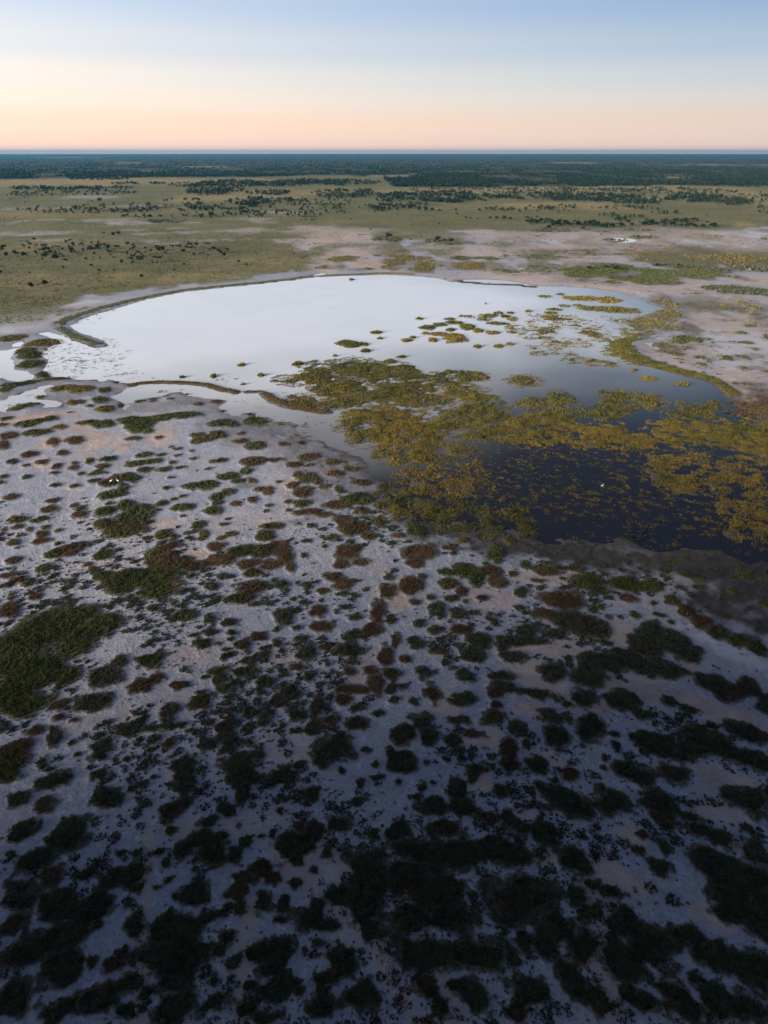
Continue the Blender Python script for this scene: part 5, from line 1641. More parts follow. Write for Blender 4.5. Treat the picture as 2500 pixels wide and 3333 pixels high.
sheet('pond_water', min(px_) - 8, max(px_) + 8, min(py_) - 8, max(py_) + 8, 4, 4, 'small bright pond on the far sandy flat', lambda x, y: x * 0 + 1)

# ------------------------------------------------------------------ hill at the left, out of frame, added to shade the near ground
def build_shade_hill():
    n = 110
    x, y = np.meshgrid(np.linspace(-250, 140, n), np.linspace(-340, 50, n))
    (ax, ay), (bx, by) = (-138., -66.), (24., -222.)
    t = np.clip(((x - ax) * (bx - ax) + (y - ay) * (by - ay)) / ((bx - ax) ** 2 + (by - ay) ** 2), 0, 1)
    d = np.hypot(x - ax - t * (bx - ax), y - ay - t * (by - ay)) + (fbm(x * .012, y * .012, 5) - .5) * 20
    z = 92 * sstep(86, 12, d) * (.92 + .12 * fbm(x * .02 + 5, y * .02, 4)) - .6
    V = np.stack([x, y, z], -1).reshape(-1, 3)
    i = np.arange(n - 1)[:, None]; j = np.arange(n - 1)[None, :]
    Fq = np.stack([i * n + j, i * n + j + 1, (i + 1) * n + j + 1, (i + 1) * n + j], -1).reshape(-1, 4)
    g = NT('shade_hill_scrub')
    tc = g.n('ShaderNodeTexCoord').outputs['Object']
    c = g.mix(g.range(g.noise(.12, 6, .7, tc), .4, .6), (.05, .055, .028), (.22, .17, .12))
    b = g.n('ShaderNodeBump', {'Height': g.noise(.4, 5, .7, tc), 'Strength': .8, 'Distance': 1.0})
    p = g.n('ShaderNodeBsdfPrincipled', {'Base Color': c, 'Roughness': .95, 'Normal': b.outputs[0]})
    g.t.links.new(p.outputs[0], g.out.inputs[0])
    o = link('shade_hill', mesh_from('shade_hill', V, Fq, g.m, None, True))
    tag(o, 'unseen scrub-covered hill beside the pan', kind='structure')
build_shade_hill()
# ------------------------------------------------------------------ vegetation
def leaf_material(name, rough=.8, trans=.35):
    g = NT(name)
    a = g.n('ShaderNodeVertexColor', layer_name='tint')
    d = g.n('ShaderNodeBsdfDiffuse', {'Color': a.outputs[0], 'Roughness': rough})
    t = g.n('ShaderNodeBsdfTranslucent', {'Color': a.outputs[0]})
    m = g.n('ShaderNodeMixShader', {0: trans, 1: d.outputs[0], 2: t.outputs[0]})
    g.t.links.new(m.outputs[0], g.out.inputs[0])
    return g.m
GRASS = leaf_material('grass_blades')
LEAF = leaf_material('tree_leaves', .8, .15)
PAL = {  # base tones (linear): main, second, accent
 'g': ((.095, .112, .042), (.140, .142, .052), (.060, .076, .034)),
 'y': ((.175, .140, .044), (.225, .170, .052), (.105, .096, .038)),
 'o': ((.185, .125, .046), (.145, .108, .042), (.220, .150, .060)),
 'b': ((.142, .086, .055), (.185, .120, .072), (.095, .074, .044)),
 'd': ((.072, .090, .058), (.115, .122, .070), (.150, .105, .070)),
 'w': ((.125, .135, .056), (.170, .165, .070), (.090, .100, .048)),
 'G': ((.130, .124, .036), (.180, .155, .044), (.080, .084, .032)),
 'Y': ((.215, .160, .042), (.275, .195, .052), (.135, .112, .038)),
}
def tone(kind, x, y, n):
    """colour of each tuft: species and dead growth in patches"""
    f = fbm(x * .45 + 31, y * .45 - 7, 3) + (rng.random(n) - .5) * .35
    if kind == 'm':
        k = fbm(x * .16 + 3, y * .16 + 8, 3) + (rng.random(n) - .5) * .18
        c = np.where((k > .5)[:, None], tone('g', x, y, n), tone('b', x, y, n))
        return c
    a, b, c = (np.array(v) for v in PAL[kind])
    out = a + (b - a) * sstep(.45, .75, f)[:, None]
    out = out + (c - out) * sstep(.42, .22, f)[:, None]
    return out * ((.5 + 1.05 * rng.random(n)) if kind == 'd' else (0.7 + .6 * rng.random(n)))[:, None]
def tufts(x, y, z, h, c, blades=6, width=.05, lean=.55):
    """blades as bent triangles pairs rooted at x,y,z: returns verts, faces, colours"""
    n = len(x)
    B = blades
    az = rng.random((n, B)) * 6.2832
    le = lean * (.25 + rng.random((n, B)))
    hh = h[:, None] * (.55 + .6 * rng.random((n, B)))
    off = .18 * h[:, None] * rng.random((n, B))
    bx = x[:, None] + np.cos(az) * off; by = y[:, None] + np.sin(az) * off
    tx = bx + np.cos(az) * le * hh; ty = by + np.sin(az) * le * hh
    wa = rng.random((n, B)) * 6.2832
    w = (width if np.isscalar(width) else width[:, None]) * (.6 + .8 * rng.random((n, B)))
    wx, wy = np.cos(wa) * w, np.sin(wa) * w
    zz = np.repeat(z[:, None], B, 1)
    v0 = np.stack([bx - wx, by - wy, zz - .04], -1); v1 = np.stack([bx + wx, by + wy, zz - .04], -1)
    v2 = np.stack([tx + wx * .4, ty + wy * .4, zz + hh], -1)
    V = np.stack([v0, v1, v2], 2).reshape(-1, 3)
    Fc = np.arange(n * B * 3).reshape(-1, 3)
    cb = c[:, None, :] * (.8 + .4 * rng.random((n, B)))[:, :, None]
    C = np.stack([cb * .85, cb * .85, cb], 2).reshape(-1, 3)
    return V, Fc, C
def fill(blobs, dens, kind, hscale=1.0, wobble=1.0, thresh=None):
    """tuft positions inside a union of uneven discs"""
    xs, ys, hs = [], [], []
    for k, b in enumerate(blobs):
        area = math.pi * b[2] * b[3] * 1.5
        n = max(4, int(area * dens))
        q = np.sqrt(rng.random(n)) * 1.22; t = rng.random(n) * 6.2832
        u, v = q * np.cos(t) * b[2], q * np.sin(t) * b[3]
        s, c = math.sin(b[4]), math.cos(b[4])
        x = b[0] + u * c + v * s; y = b[1] - u * s + v * c
        e = ell(b, x, y)
        prof = e + wobble * wob(x, y, b)
        keep = prof < 1.0
        for o in blobs[:k]: keep &= (ell(o, x, y) > .82) | (rng.random(n) < .25)
        xs.append(x[keep]); ys.append(y[keep]); hs.append(np.clip(1.15 - np.maximum(prof[keep], 0) ** 3, .3, 1.1))
    return np.concatenate(xs), np.concatenate(ys), np.concatenate(hs)
def lod(r):                       # tufts per square metre, blades, blade half width
    if r < 60: return 17., 7, .040
    if r < 90: return 12., 6, .05
    if r < 130: return 8.5, 6, .07
    if r < 190: return 5.5, 5, .095
    if r < 300: return 2.6, 5, .15
    if r < 500: return .9, 4, .3
    return .12, 4, .9
def plant_mesh(name, kind, blobs, base_h, cx, cy):
    r = math.hypot(cx, cy)
    dn, bl, w = lod(r)
    x, y, pr = fill(blobs, dn, kind, wobble=WOB(blobs[0]))
    if len(x) < 6:
        x = cx + rng.normal(0, .25, 8); y = cy + rng.normal(0, .25, 8); pr = np.full(8, .9)
    z = np.maximum(samp(GZ, x, y), -.05)
    lump = .55 + .9 * fbm(x * .9, y * .9, 2)
    h = base_h * pr * lump
    V, Fc, C = tufts(x, y, z, h, tone(kind, x, y, len(x)), bl, w, 1.1 if kind == 'd' else .7)
    # matted roots and dead stems that hold the patch together
    Vs, Fs, Cs = [V], [Fc], [C]
    k = len(V)
    for b in blobs:
        t = np.linspace(0, 6.2832, 15)[:-1]
        qs = np.linspace(.35, 1.25, 19)
        s, c = math.sin(b[4]), math.cos(b[4])
        u, v = np.outer(qs, np.cos(t)) * b[2], np.outer(qs, np.sin(t)) * b[3]
        mx, my = b[0] + u * c + v * s, b[1] - u * s + v * c
        out = qs[:, None] + WOB(blobs[0]) * wob(mx, my, b) > .68
        i = np.where(out.any(0), out.argmax(0), len(qs) - 1)
        ex, ey = mx[i, np.arange(14)], my[i, np.arange(14)]
        ex = np.append(ex, b[0]); ey = np.append(ey, b[1])
        ez = np.maximum(samp(GZ, ex, ey), -.05) + np.append(np.full(14, .012), .06)
        Vs.append(np.stack([ex, ey, ez], -1)); Fs.append(np.array([(k + 14, k + (j + 1) % 14, k + j) for j in range(14)]))
        Cs.append(tone(kind, ex, ey, 15) * .55); k += 15
    V = np.concatenate(Vs); Fc = np.concatenate(Fs); C = np.concatenate(Cs)
    z0 = float(z.min())
    V -= np.array([cx, cy, z0])
    return mesh_from(name, V, Fc, GRASS, {'tint': C}), z0

SIZE_W = ('tiny', 'small', 'medium', 'large', 'sprawling')
COLW = {'g': 'green', 'y': 'yellow-green', 'b': 'rust-brown', 'm': 'green-brown', 'd': 'dark'}
ANCHORS = [ # photo landmarks on the ground
 ((-98, 196), 'the left inlet pools'), ((-62, 185), 'the thin curved reed bar'), ((-66, 148), 'the beige sand mound'), ((-36, 142), 'the wet mud left of the reeds'),
 ((-88, 128), 'the left edge of the pale pan'), ((-58, 118), 'the two white birds'), ((-30, 118), 'the middle of the pale pan'), ((-4, 130), 'the reed bed left margin'),
 ((-66, 100), 'the left edge above the giant patch'), ((-40, 95), 'the twin-lobed mound'), ((-18, 95), 'the long brown thicket'), ((4, 100), 'the brown triangle patch'),
 ((20, 105), 'the mud shore below the reeds'), ((45, 100), 'the dark pool shore'), ((72, 95), 'the right wet hollow'),
 ((-50, 78), 'the giant oval patch'), ((-28, 78), 'the right tip of the giant patch'), ((-10, 82), 'the speckled middle flat'), ((8, 82), 'the pinkish mound'), ((26, 82), 'the upper sand bank'), ((50, 82), 'the curved berm'),
 ((-44, 62), 'the left edge below the giant patch'), ((-28, 62), 'the long leaf-shaped bush'), ((-12, 64), 'the paired round bushes'), ((2, 64), 'the stacked dark bushes'), ((16, 66), 'the solitary brown mat'), ((32, 66), 'the lower sand bank'), ((50, 68), 'the right edge dunes'),
 ((-34, 50), 'the lower left edge'), ((-20, 50), 'the straight foot trail'), ((-7, 51), 'the mid foreground opening'), ((6, 52), 'the winding sand path'), ((18, 52), 'the round dark bush by the sand tongue'), ((34, 54), 'the lower right grey clearing'),
 ((-27, 40), 'the bottom left thickets'), ((-14, 40), 'the lower end of the foot trail'), ((-2, 41), 'the bottom centre thickets'), ((10, 42), 'the dense black thicket'), ((22, 43), 'the broken thicket at lower right'), ((36, 46), 'the far lower right edge'),
 ((-22, 33), 'the bottom left corner'), ((-8, 33), 'the bottom edge left of centre'), ((4, 33), 'the bottom edge centre'), ((14, 33), 'the bottom edge right of centre'), ((26, 35), 'the bottom right corner')]
ORD = ['leftmost'] + [w + ' from left' for w in ('second third fourth fifth sixth seventh eighth ninth tenth eleventh twelfth thirteenth fourteenth fifteenth sixteenth '
       'seventeenth eighteenth nineteenth twentieth twenty-first twenty-second twenty-third twenty-fourth twenty-fifth twenty-sixth twenty-seventh twenty-eighth').split()]
def extent(bs):
    P = np.array([(b[0], b[1]) for b in bs]); W = np.array([max(b[2], b[3]) for b in bs]); A = np.array([b[2] * b[3] for b in bs])
    c = (P * A[:, None]).sum(0) / A.sum()
    return c, math.pi * A.sum()
def seen_size(c, area):
    d = math.hypot(*c); s = math.hypot(d, CAM_H)
    return area * (CAM_H / s) / s ** 2
def name_all(items, noun, sizes):
    """items: dicts with c, area, kind -> unique labels from look, then landmark, then order"""
    from collections import defaultdict
    qs = np.quantile([it['area'] for it in items], sizes)
    g = defaultdict(list)
    for it in items:
        it['sz'] = SIZE_W[int(np.searchsorted(qs, it['area']))]
        it['an'] = min(ANCHORS, key=lambda a: math.hypot(it['c'][0] - a[0][0], (it['c'][1] - a[0][1]) * .8))[1]
        g[(it['sz'], it['kind'], it['an'])].append(it)
    for (sz, k, an), L in g.items():
        L.sort(key=lambda it: it['c'][0] / it['c'][1])
        for n, it in enumerate(L):
            t = f"{sz} {COLW[k]} {noun} near {an}"
            if len(L) > 1: t += ', ' + (ORD[n] if n < len(L) - 1 or n < 2 else 'rightmost')
            it['label'] = t
items = []
for k, bs in CLUMPS:
    c, A = extent(bs)
    items.append(dict(kind=k, bs=bs, c=c, area=A, seen=seen_size(c, A)))
shrubs = sorted([i for i in items if i['kind'] == 'd'], key=lambda i: -i['seen'])
clumps = sorted([i for i in items if i['kind'] != 'd'], key=lambda i: -i['seen'])
left_over = shrubs[300:] + clumps[300:]
shrubs, clumps = shrubs[:300], clumps[:300]
name_all(shrubs, 'low shrub', (.15, .45, .75, .95)); name_all(clumps, 'grass clump', (.15, .45, .75, .95))
for L, nm, cat, grp in ((shrubs, 'low_shrub', 'shrub', 'dark low shrubs on the near pan'), (clumps, 'grass_clump', 'grass clump', 'grass clumps on the pale pan')):
    for it in L:
        hb = .22 + .03 * min(6, math.sqrt(it['area'])) + (.05 if it['kind'] == 'd' else 0)
        if it['kind'] == 'b': hb *= .6
        me, z0 = plant_mesh(nm, it['kind'], it['bs'], hb, float(it['c'][0]), float(it['c'][1]))
        o = link(nm, me, (float(it['c'][0]), float(it['c'][1]), z0))
        tag(o, it['label'], cat, grp)

def batch(name, parts, label, material=GRASS):
    V = np.concatenate([p[0] for p in parts]); C = np.concatenate([p[2] for p in parts])
    k = 0; Fs = []
    for p in parts:
        Fs.append(p[1] + k); k += len(p[0])
    o = link(name, mesh_from(name, V, np.concatenate(Fs), material, {'tint': C}))
    tag(o, label, kind='stuff')
    return o
# --- countless small tufts between the clumps
parts = []
for it in left_over:
    dn, bl, w = lod(math.hypot(*it['c']))
    x, y, pr = fill(it['bs'], dn, it['kind'], wobble=WOB(it['bs'][0]))
    if len(x) == 0: continue
    parts.append(tufts(x, y, np.maximum(samp(GZ, x, y), -.05), .4 * pr * (.6 + .8 * rng.random(len(x))), tone(it['kind'], x, y, len(x)), bl, w, .7))
n = 110000
r_ = np.sqrt(rng.random(n) * (150 ** 2 - 24 ** 2) + 24 ** 2); a_ = (rng.random(n) * 2 - 1) * azmax(r_)
x, y = r_ * np.sin(a_), r_ * np.cos(a_)
dens = sstep(.34, .66, fbm(x * .07 + 9, y * .07, 3)) * sstep(122, 92, y + x * .12 + (fbm(x * .05, y * .05, 2) - .5) * 50) * sstep(.9, .2, samp(crust, x, y)) * sstep(.6, .1, samp(sand, x, y) + samp(mud, x, y)) * (.4 + .6 * sstep(70, 40, x)) + .012 + .10 * samp(mud, x, y) * (x > -20)
dens *= sstep(.3, 0, samp(litter, x, y)) * (samp(GZ, x, y) > .03)
keep = rng.random(n) < dens * .5
x, y = x[keep], y[keep]
rad = .12 + .62 * rng.random(len(x)) ** 3.2
rep = np.maximum(4, (rad ** 2 * 60).astype(int))
X = np.repeat(x, rep); Y = np.repeat(y, rep); RD = np.repeat(rad, rep)
q = np.sqrt(rng.random(len(X))) * RD; t = rng.random(len(X)) * 6.2832
X = X + q * np.cos(t); Y = Y + q * np.sin(t)
hh = (.07 + .30 * RD) * (.7 + .6 * rng.random(len(X)))
c_ = np.where((fbm(X * .1, Y * .1, 2) > .36)[:, None], tone('d', X, Y, len(X)), tone('b', X, Y, len(X)) * np.array((.7, .8, .8)))
wd = .045 + .0006 * np.hypot(X, Y)
parts.append(tufts(X, Y, samp(GZ, X, Y), hh, c_, 6, wd, .9))
print('small tufts', len(x), len(X))
batch('small_tufts', parts, 'countless small dark tufts dotted between the shrubs')

# --- reeds: the great bed, its sparse fringe, berms
parts = []
for k, d, *b in REED_BLOBS:
    r = math.hypot(b[0], b[1]); dn, bl, w = lod(r)
    k = {'g': 'G', 'y': 'Y'}.get(k, k)
    if d > .7: b = (b[0], b[1], b[2] * 1.1, b[3] * 1.1, b[4])
    x, y, pr = fill([b], dn * (1.75 if r > 180 else 1.25), k, wobble=.8)
    fs = .75 if d < .6 else .45
    f = fbm(x * fs + 4, y * fs * 1.3, 3) * .8 + fbm(x * .07, y * .07, 2) * .2
    cut = np.quantile(f, 1 - min(.92, d * .98)) if len(f) else .5
    keep = f > cut
    x, y, pr, f = x[keep], y[keep], pr[keep], f[keep]
    if len(x) == 0: continue
    h = (.15 + .24 * np.clip((f - cut) * 5, 0, 1)) * (.6 + .7 * rng.random(len(x))) * (.8 if d < .5 else 1)
    c_ = tone('o' if (d < .5 and k == 'Y') else k, x, y, len(x))
    sw = sstep(.44, .58, fbm(x * .05 + 50, y * .05, 3))[:, None]
    if k in 'GY': c_ = c_ * (1 - sw * .55) + tone('G' if k == 'Y' else 'Y', x, y, len(x)) * sw * .55
    parts.append(tufts(x, y, np.maximum(samp(GZ, x, y), -.1), h, c_, bl, w * .95, .5))
for k, w_, p in BARS:
    for (x0, y0), (x1, y1) in zip(p[:-1], p[1:]):
        L = math.hypot(x1 - x0, y1 - y0); r = math.hypot((x0 + x1) / 2, (y0 + y1) / 2); dn, bl, w = lod(r)
        n = int(L * w_ * 2 * dn * 5) + 4
        t = rng.random(n); o_ = (rng.random(n) * 2 - 1) * w_ * 1.15
        x = x0 + (x1 - x0) * t - (y1 - y0) / L * o_; y = y0 + (y1 - y0) * t + (x1 - x0) / L * o_
        keep = np.abs(o_) < w_ * (.65 + 1.0 * (fbm(x * .3, y * .3, 3) - .3))
        x, y = x[keep], y[keep]
        if len(x) == 0: continue
        parts.append(tufts(x, y, np.maximum(samp(GZ, x, y), -.05), (.5 + .5 * rng.random(len(x))) * (.5 if k == 'd' else .32), tone({'g': 'w', 'd': 'G'}.get(k, k), x, y, len(x)) * (1.35 if k == 'g' else 1), bl, w, .8))
batch('reeds', parts, 'golden and olive reeds standing in the shallow marsh water')

# --- low scrub and sedge on the far flats
parts = []
for k, d, *b in LOW:
    r = math.hypot(b[0], b[1]); dn, bl, w = lod(r)
    x, y, pr = fill([b], dn * 1.2, k, wobble=1.6)
    sc_ = .25 if r < 300 else .07
    f = fbm(x * sc_, y * sc_ * .6, 4)
    keep = f > .5 + (.6 - d) * .4
    x, y = x[keep], y[keep]
    if len(x) == 0: continue
    big = 1.5 if k == 'd' else .7
    parts.append(tufts(x, y, np.maximum(samp(GZ, x, y), -.05), big * (.4 + .6 * rng.random(len(x))), tone(k, x, y, len(x)), bl, w, .8))
# scattered sedge spots on the sandy flats round the lake
n = 2600
r_ = 1 / (1 / 210. + (1 / 720. - 1 / 210.) * rng.random(n)); a_ = (rng.random(n) * 2 - 1) * azmax(r_)
x, y = r_ * np.sin(a_), r_ * np.cos(a_)
ok = (samp(GZ, x, y) > .05) & (samp(plain, x, y) < .75) & ((samp(sand, x, y) > .25) | (x > 40)) & (rng.random(n) < sstep(.36, .6, fbm(x * .03, y * .03, 3)))
for xx, yy in zip(x[ok], y[ok]):
    r = math.hypot(xx, yy); dn, bl, w = lod(r)
    m = int(3 + 14 * rng.random() ** 2); R_ = (.5 + 2.6 * rng.random() ** 2) * r / 300
    px2 = xx + rng.normal(0, R_, m); py2 = yy + rng.normal(0, R_ * 1.3, m)
    parts.append(tufts(px2, py2, np.maximum(samp(GZ, px2, py2), -.05), .2 + .25 * rng.random(m), tone('gwwbo'[int(rng.random() * 5)], px2, py2, m), bl, w, .8))
# grass tussocks of the plain that catch the light
n = 90000
r_ = 1 / (1 / 235. + (1 / 1500. - 1 / 235.) * rng.random(n)); a_ = (rng.random(n) * 2 - 1) * azmax(r_)
x, y = r_ * np.sin(a_), r_ * np.cos(a_)
keep = (samp(plain, x, y) > .5) & (rng.random(n) < .25 + .75 * sstep(.4, .62, fbm(x * .04, y * .04, 4))) & (rng.random(n) > samp(sand, x, y) * 1.1)
x, y, r_ = x[keep], y[keep], r_[keep]
cg = np.array((.125, .110, .048)) * (.55 + .8 * rng.random(len(x)))[:, None]
cg = np.where((samp(gold, x, y) * rng.random(len(x)) > .35)[:, None], np.array((.22, .16, .065)) * (.8 + .4 * rng.random(len(x)))[:, None], cg)
parts.append(tufts(x, y, samp(GZ, x, y), .35 + .4 * rng.random(len(x)), cg, 3, .00055 * r_, .9))
batch('plain_grass', parts, 'dry olive grass and sedge covering the far plain')

# --- reed islands standing clear in the lake
from collections import defaultdict
isl = []
for k, bs in ISLANDS:
    c, A = extent(bs)
    isl.append(dict(kind=k, c=c, area=A, bs=bs))
def lake_place(c):
    x, y = c
    if y > 330: return 'near the lake far right shore'
    if x > 52: return 'in the bay at right'
    if x < -25: return 'in the pale water at left'
    if y < 232: return 'just off the great reed bed'
    return 'in mid lake left of the reed mats' if x < 28 else 'at the tip of the reed mats'
g = defaultdict(list)
qs = np.quantile([i['area'] for i in isl], (.3, .65, .9))
for it in isl:
    it['sz'] = ('tiny', 'small', 'medium', 'large')[int(np.searchsorted(qs, it['area']))]
    g[(it['sz'], it['kind'], lake_place(it['c']))].append(it)
for (sz, k, pl), L in g.items():
    L.sort(key=lambda it: it['c'][0] / it['c'][1])
    for n, it in enumerate(L):
        lab = f"{sz} {COLW[k]} reed island {pl}" + (', ' + (ORD[n] if n < len(L) - 1 or n < 2 else 'rightmost') if len(L) > 1 else '')
        cx, cy = float(it['c'][0]), float(it['c'][1])
        x, y, pr = fill(it['bs'], lod(math.hypot(cx, cy))[0] * (1.8 if it['area'] > 25 else 5), k, wobble=.6)
        if len(x) < 6: x = cx + rng.normal(0, .6, 10); y = cy + rng.normal(0, .6, 10); pr = np.ones(10) * .8
        _, bl, w = lod(math.hypot(cx, cy))
        V, Fc, C = tufts(x, y, np.full(len(x), -.06), .9 * pr * (.6 + .6 * rng.random(len(x))), tone({'g': 'G', 'y': 'Y'}[k], x, y, len(x)), bl, w, .45)
        V -= np.array([cx, cy, -.06])
        tag(link('reed_island', mesh_from('reed_island', V, Fc, GRASS, {'tint': C}), (cx, cy, -.06)), lab, 'reed island', 'reed islands in the lake')
# ------------------------------------------------------------------ trees
def bark_material():
    g = NT('bark')
    tc = g.n('ShaderNodeTexCoord').outputs['Object']
    c = g.mix(g.noise(3, 4, .6, tc), (.05, .04, .03), (.12, .10, .085))
    p = g.n('ShaderNodeBsdfPrincipled', {'Base Color': c, 'Roughness': .95})
    g.t.links.new(p.outputs[0], g.out.inputs[0])
    return g.m
BARK = bark_material()
def tube(path, radii, sides=5):
    V, Fq = [], []
    for k, (p, r) in enumerate(zip(path, radii)):
        for s in range(sides):
            a = 6.2832 * s / sides
            V.append((p[0] + r * math.cos(a), p[1] + r * math.sin(a), p[2]))
        if k:
            b = (k - 1) * sides
            for s in range(sides):
                Fq.append((b + s, b + (s + 1) % sides, b + sides + (s + 1) % sides, b + sides + s))
    return V, Fq
def make_trunk(h, spread, limbs, r0):
    V, Fq = tube([(0, 0, -.1), (.03, .02, h * .5), (0, 0, h)], [r0 * 1.3, r0, r0 * .7])
    tips = []
    for k in range(limbs):
        a = 6.2832 * (k + random.random() * .6) / limbs
        e = spread * random.uniform(.5, .9)
        tip = (math.cos(a) * e, math.sin(a) * e, h + random.uniform(.25, .6))
        v, f = tube([(0, 0, h * random.uniform(.6, .95)), (tip[0] * .5, tip[1] * .5, h + (tip[2] - h) * .4), tip], [r0 * .6, r0 * .4, r0 * .15], 4)
        o = len(V); V += v; Fq += [tuple(i + o for i in q) for q in f]
        tips.append(tip)
    return mesh_from('trunk', np.array(V), np.array(Fq), BARK)
def leaves(lobes, n, size, base, dark):
    """leaf faces spread through a crown made of several uneven lobes"""
    V = []; C = []
    vol = np.array([a * a * c for _, _, _, a, c in lobes]); vol = vol / vol.sum()
    for k, (lx, ly, lz, a, c) in enumerate(lobes):
        m = max(6, int(n * vol[k]))
        d = rng.normal(size=(m, 3)); d /= np.linalg.norm(d, axis=1)[:, None]
        rr = rng.random(m) ** .45
        p = np.array((lx, ly, lz)) + d * rr[:, None] * np.array((a, a, c)) * (.8 + .4 * rng.random(m))[:, None]
        u = rng.normal(size=(m, 3)); u /= np.linalg.norm(u, axis=1)[:, None]
        v = np.cross(u, rng.normal(size=(m, 3))); v /= np.linalg.norm(v, axis=1)[:, None]
        s = (size * (.6 + .8 * rng.random(m)))[:, None]
        V.append(np.stack([p - u * s, p + v * s * .7, p + u * s, p - v * s * .7], 1))
        cc = np.array(base) + (np.array(dark) - np.array(base)) * rng.random(m)[:, None]
        C.append(np.repeat((cc * (.75 + .5 * rng.random(m))[:, None])[:, None], 4, 1))
    V = np.concatenate(V).reshape(-1, 3); C = np.concatenate(C).reshape(-1, 3)
    V[:, 2] = np.maximum(V[:, 2], .02)
    return V, np.arange(len(V)).reshape(-1, 4), C
GREENS = {'r': ((.018, .032, .022), (.009, .017, .012)), 'a': ((.030, .040, .020), (.016, .024, .012)), 'b': ((.075, .070, .050), (.045, .044, .034))}
def lobes_for(kind):
    L = []
    if kind == 'r':
        for k in range(6):
            a = 6.2832 * k / 6 + random.random(); e = random.uniform(.12, .30)
            L.append((math.cos(a) * e, math.sin(a) * e, random.uniform(.30, .62), random.uniform(.20, .32), random.uniform(.18, .28)))
        L.append((0, 0, .55, .3, .3))
    elif kind == 'a':
        for k in range(6):
            a = 6.2832 * k / 6 + random.random(); e = random.uniform(.15, .38)
            L.append((math.cos(a) * e, math.sin(a) * e, random.uniform(.78, 1.0), random.uniform(.16, .26), random.uniform(.07, .14)))
        L.append((0, 0, .95, .28, .13))
    else:
        for k in range(7):
            a = 6.2832 * k / 7 + random.random(); e = random.uniform(.15, .38)
            L.append((math.cos(a) * e, math.sin(a) * e, random.uniform(.35, .75), random.uniform(.13, .22), random.uniform(.14, .24)))
    return L
PROTO = {}
for kind in 'rab':
    PROTO[kind] = []
    for v in range(5):
        V, Fq, C = leaves(lobes_for(kind), {'r': 420, 'a': 260, 'b': 130}[kind], {'r': .055, 'a': .05, 'b': .045}[kind], *GREENS[kind])
        crown = mesh_from('crown', V, Fq, LEAF, {'tint': C})
        th = {'r': .38, 'a': .72, 'b': .35}[kind]
        PROTO[kind].append((make_trunk(th, .42, 5 if kind != 'b' else 8, .028 if kind != 'b' else .02), crown))
spots = [(x, y, w, k, True) for x, y, w, k in TREES]
def in_forest(x, y): return inside(FOREST[0], x, y)
cand = []
for d, *b in BANDS:
    area = math.pi * b[2] * b[3]
    n = int(area * d / (38. if math.hypot(b[0], b[1]) < 900 else 60.))
    n = min(n, 2500)
    q = np.sqrt(rng.random(n)); t = rng.random(n) * 6.2832
    u, v = q * np.cos(t) * b[2], q * np.sin(t) * b[3]
    s, c = math.sin(b[4]), math.cos(b[4])
    x = b[0] + u * c + v * s; y = b[1] - u * s + v * c
    keep = fbm(x * .05, y * .03, 3) > (.42 if d > .5 else .46)
    for xx, yy in zip(x[keep], y[keep]):
        cand.append((float(xx), float(yy), random.uniform(2.0, 5.6) if d > .5 else random.uniform(2., 4.6), random.choice('rrra') if d > .5 else random.choice('raab'), False))
cand = [c for c in cand if abs(math.atan2(c[0], c[1])) < azmax(np.array(math.hypot(c[0], c[1])))]
cand.sort(key=lambda c: -c[2] / math.hypot(c[0], c[1]))
take = cand[:max(0, 300 - len(spots))]; rest = cand[len(take):]
spots += take
TANCH = [((-150, 350), 'on the near left grass plain'), ((-235, 441), 'at the left plain edge'), ((-222, 492), 'in the left plain cluster'), ((-160, 500), 'on the left plain near its middle'), ((-90, 470), 'on the grass above the far lake shore'), ((-38, 470), 'by the sandy creek mouth'),
 ((-250, 640), 'by the pale streaks at left'), ((-195, 824), 'before the middle thickets'), ((-60, 800), 'on the mid plain left of the clearing'), ((40, 800), 'in the clearing above the lake'), ((100, 850), 'right of the clearing'),
 ((125, 696), 'at the left end of the straight tree belt'), ((155, 696), 'left of middle in the straight belt'), ((186, 696), 'in mid straight belt'), ((212, 700), 'right of middle in the straight belt'), ((240, 707), 'by the gap of the straight belt'), ((275, 712), 'in the straight belt, right half'), ((316, 719), 'at the right end of the straight belt'),
 ((196, 601), 'by the small far pond'), ((110, 423), 'on the sedge bank, left part'), ((160, 423), 'on the sedge bank, middle'), ((220, 430), 'on the sedge bank, right part'), ((40, 600), 'by the dark sedge on the sand'), ((0, 600), 'left of the dark sedge'),
 ((157, 1130), 'in the long dark belt, left part'), ((300, 1130), 'in the long dark belt, middle'), ((436, 1130), 'in the long dark belt, right part'), ((173, 925), 'in the scattered bush before the belt'), ((300, 900), 'in the scattered bush at right'), ((546, 1050), 'at the far right bush edge'), ((0, 1050), 'in the thicket above the clearing'),
 ((-189, 1052), 'in the middle thicket'), ((-110, 1000), 'at the right of the middle thicket'), ((-305, 1362), 'in the rear thicket'), ((-683, 1464), 'along the golden strip'), ((-486, 1158), 'on the open upper left plain')]
KW = {'r': 'dark rounded bushy tree', 'a': 'thin flat-topped acacia', 'b': 'grey half-bare bush tree'}
g = defaultdict(list)
for s in spots:
    sz = 'small' if s[2] < 3.2 else ('mid-sized' if s[2] < 5 else 'large')
    an = min(TANCH, key=lambda a: math.hypot(s[0] - a[0][0], (s[1] - a[0][1]) * .6))[1]
    g[(sz, s[3], an)].append(s)
ti = 0
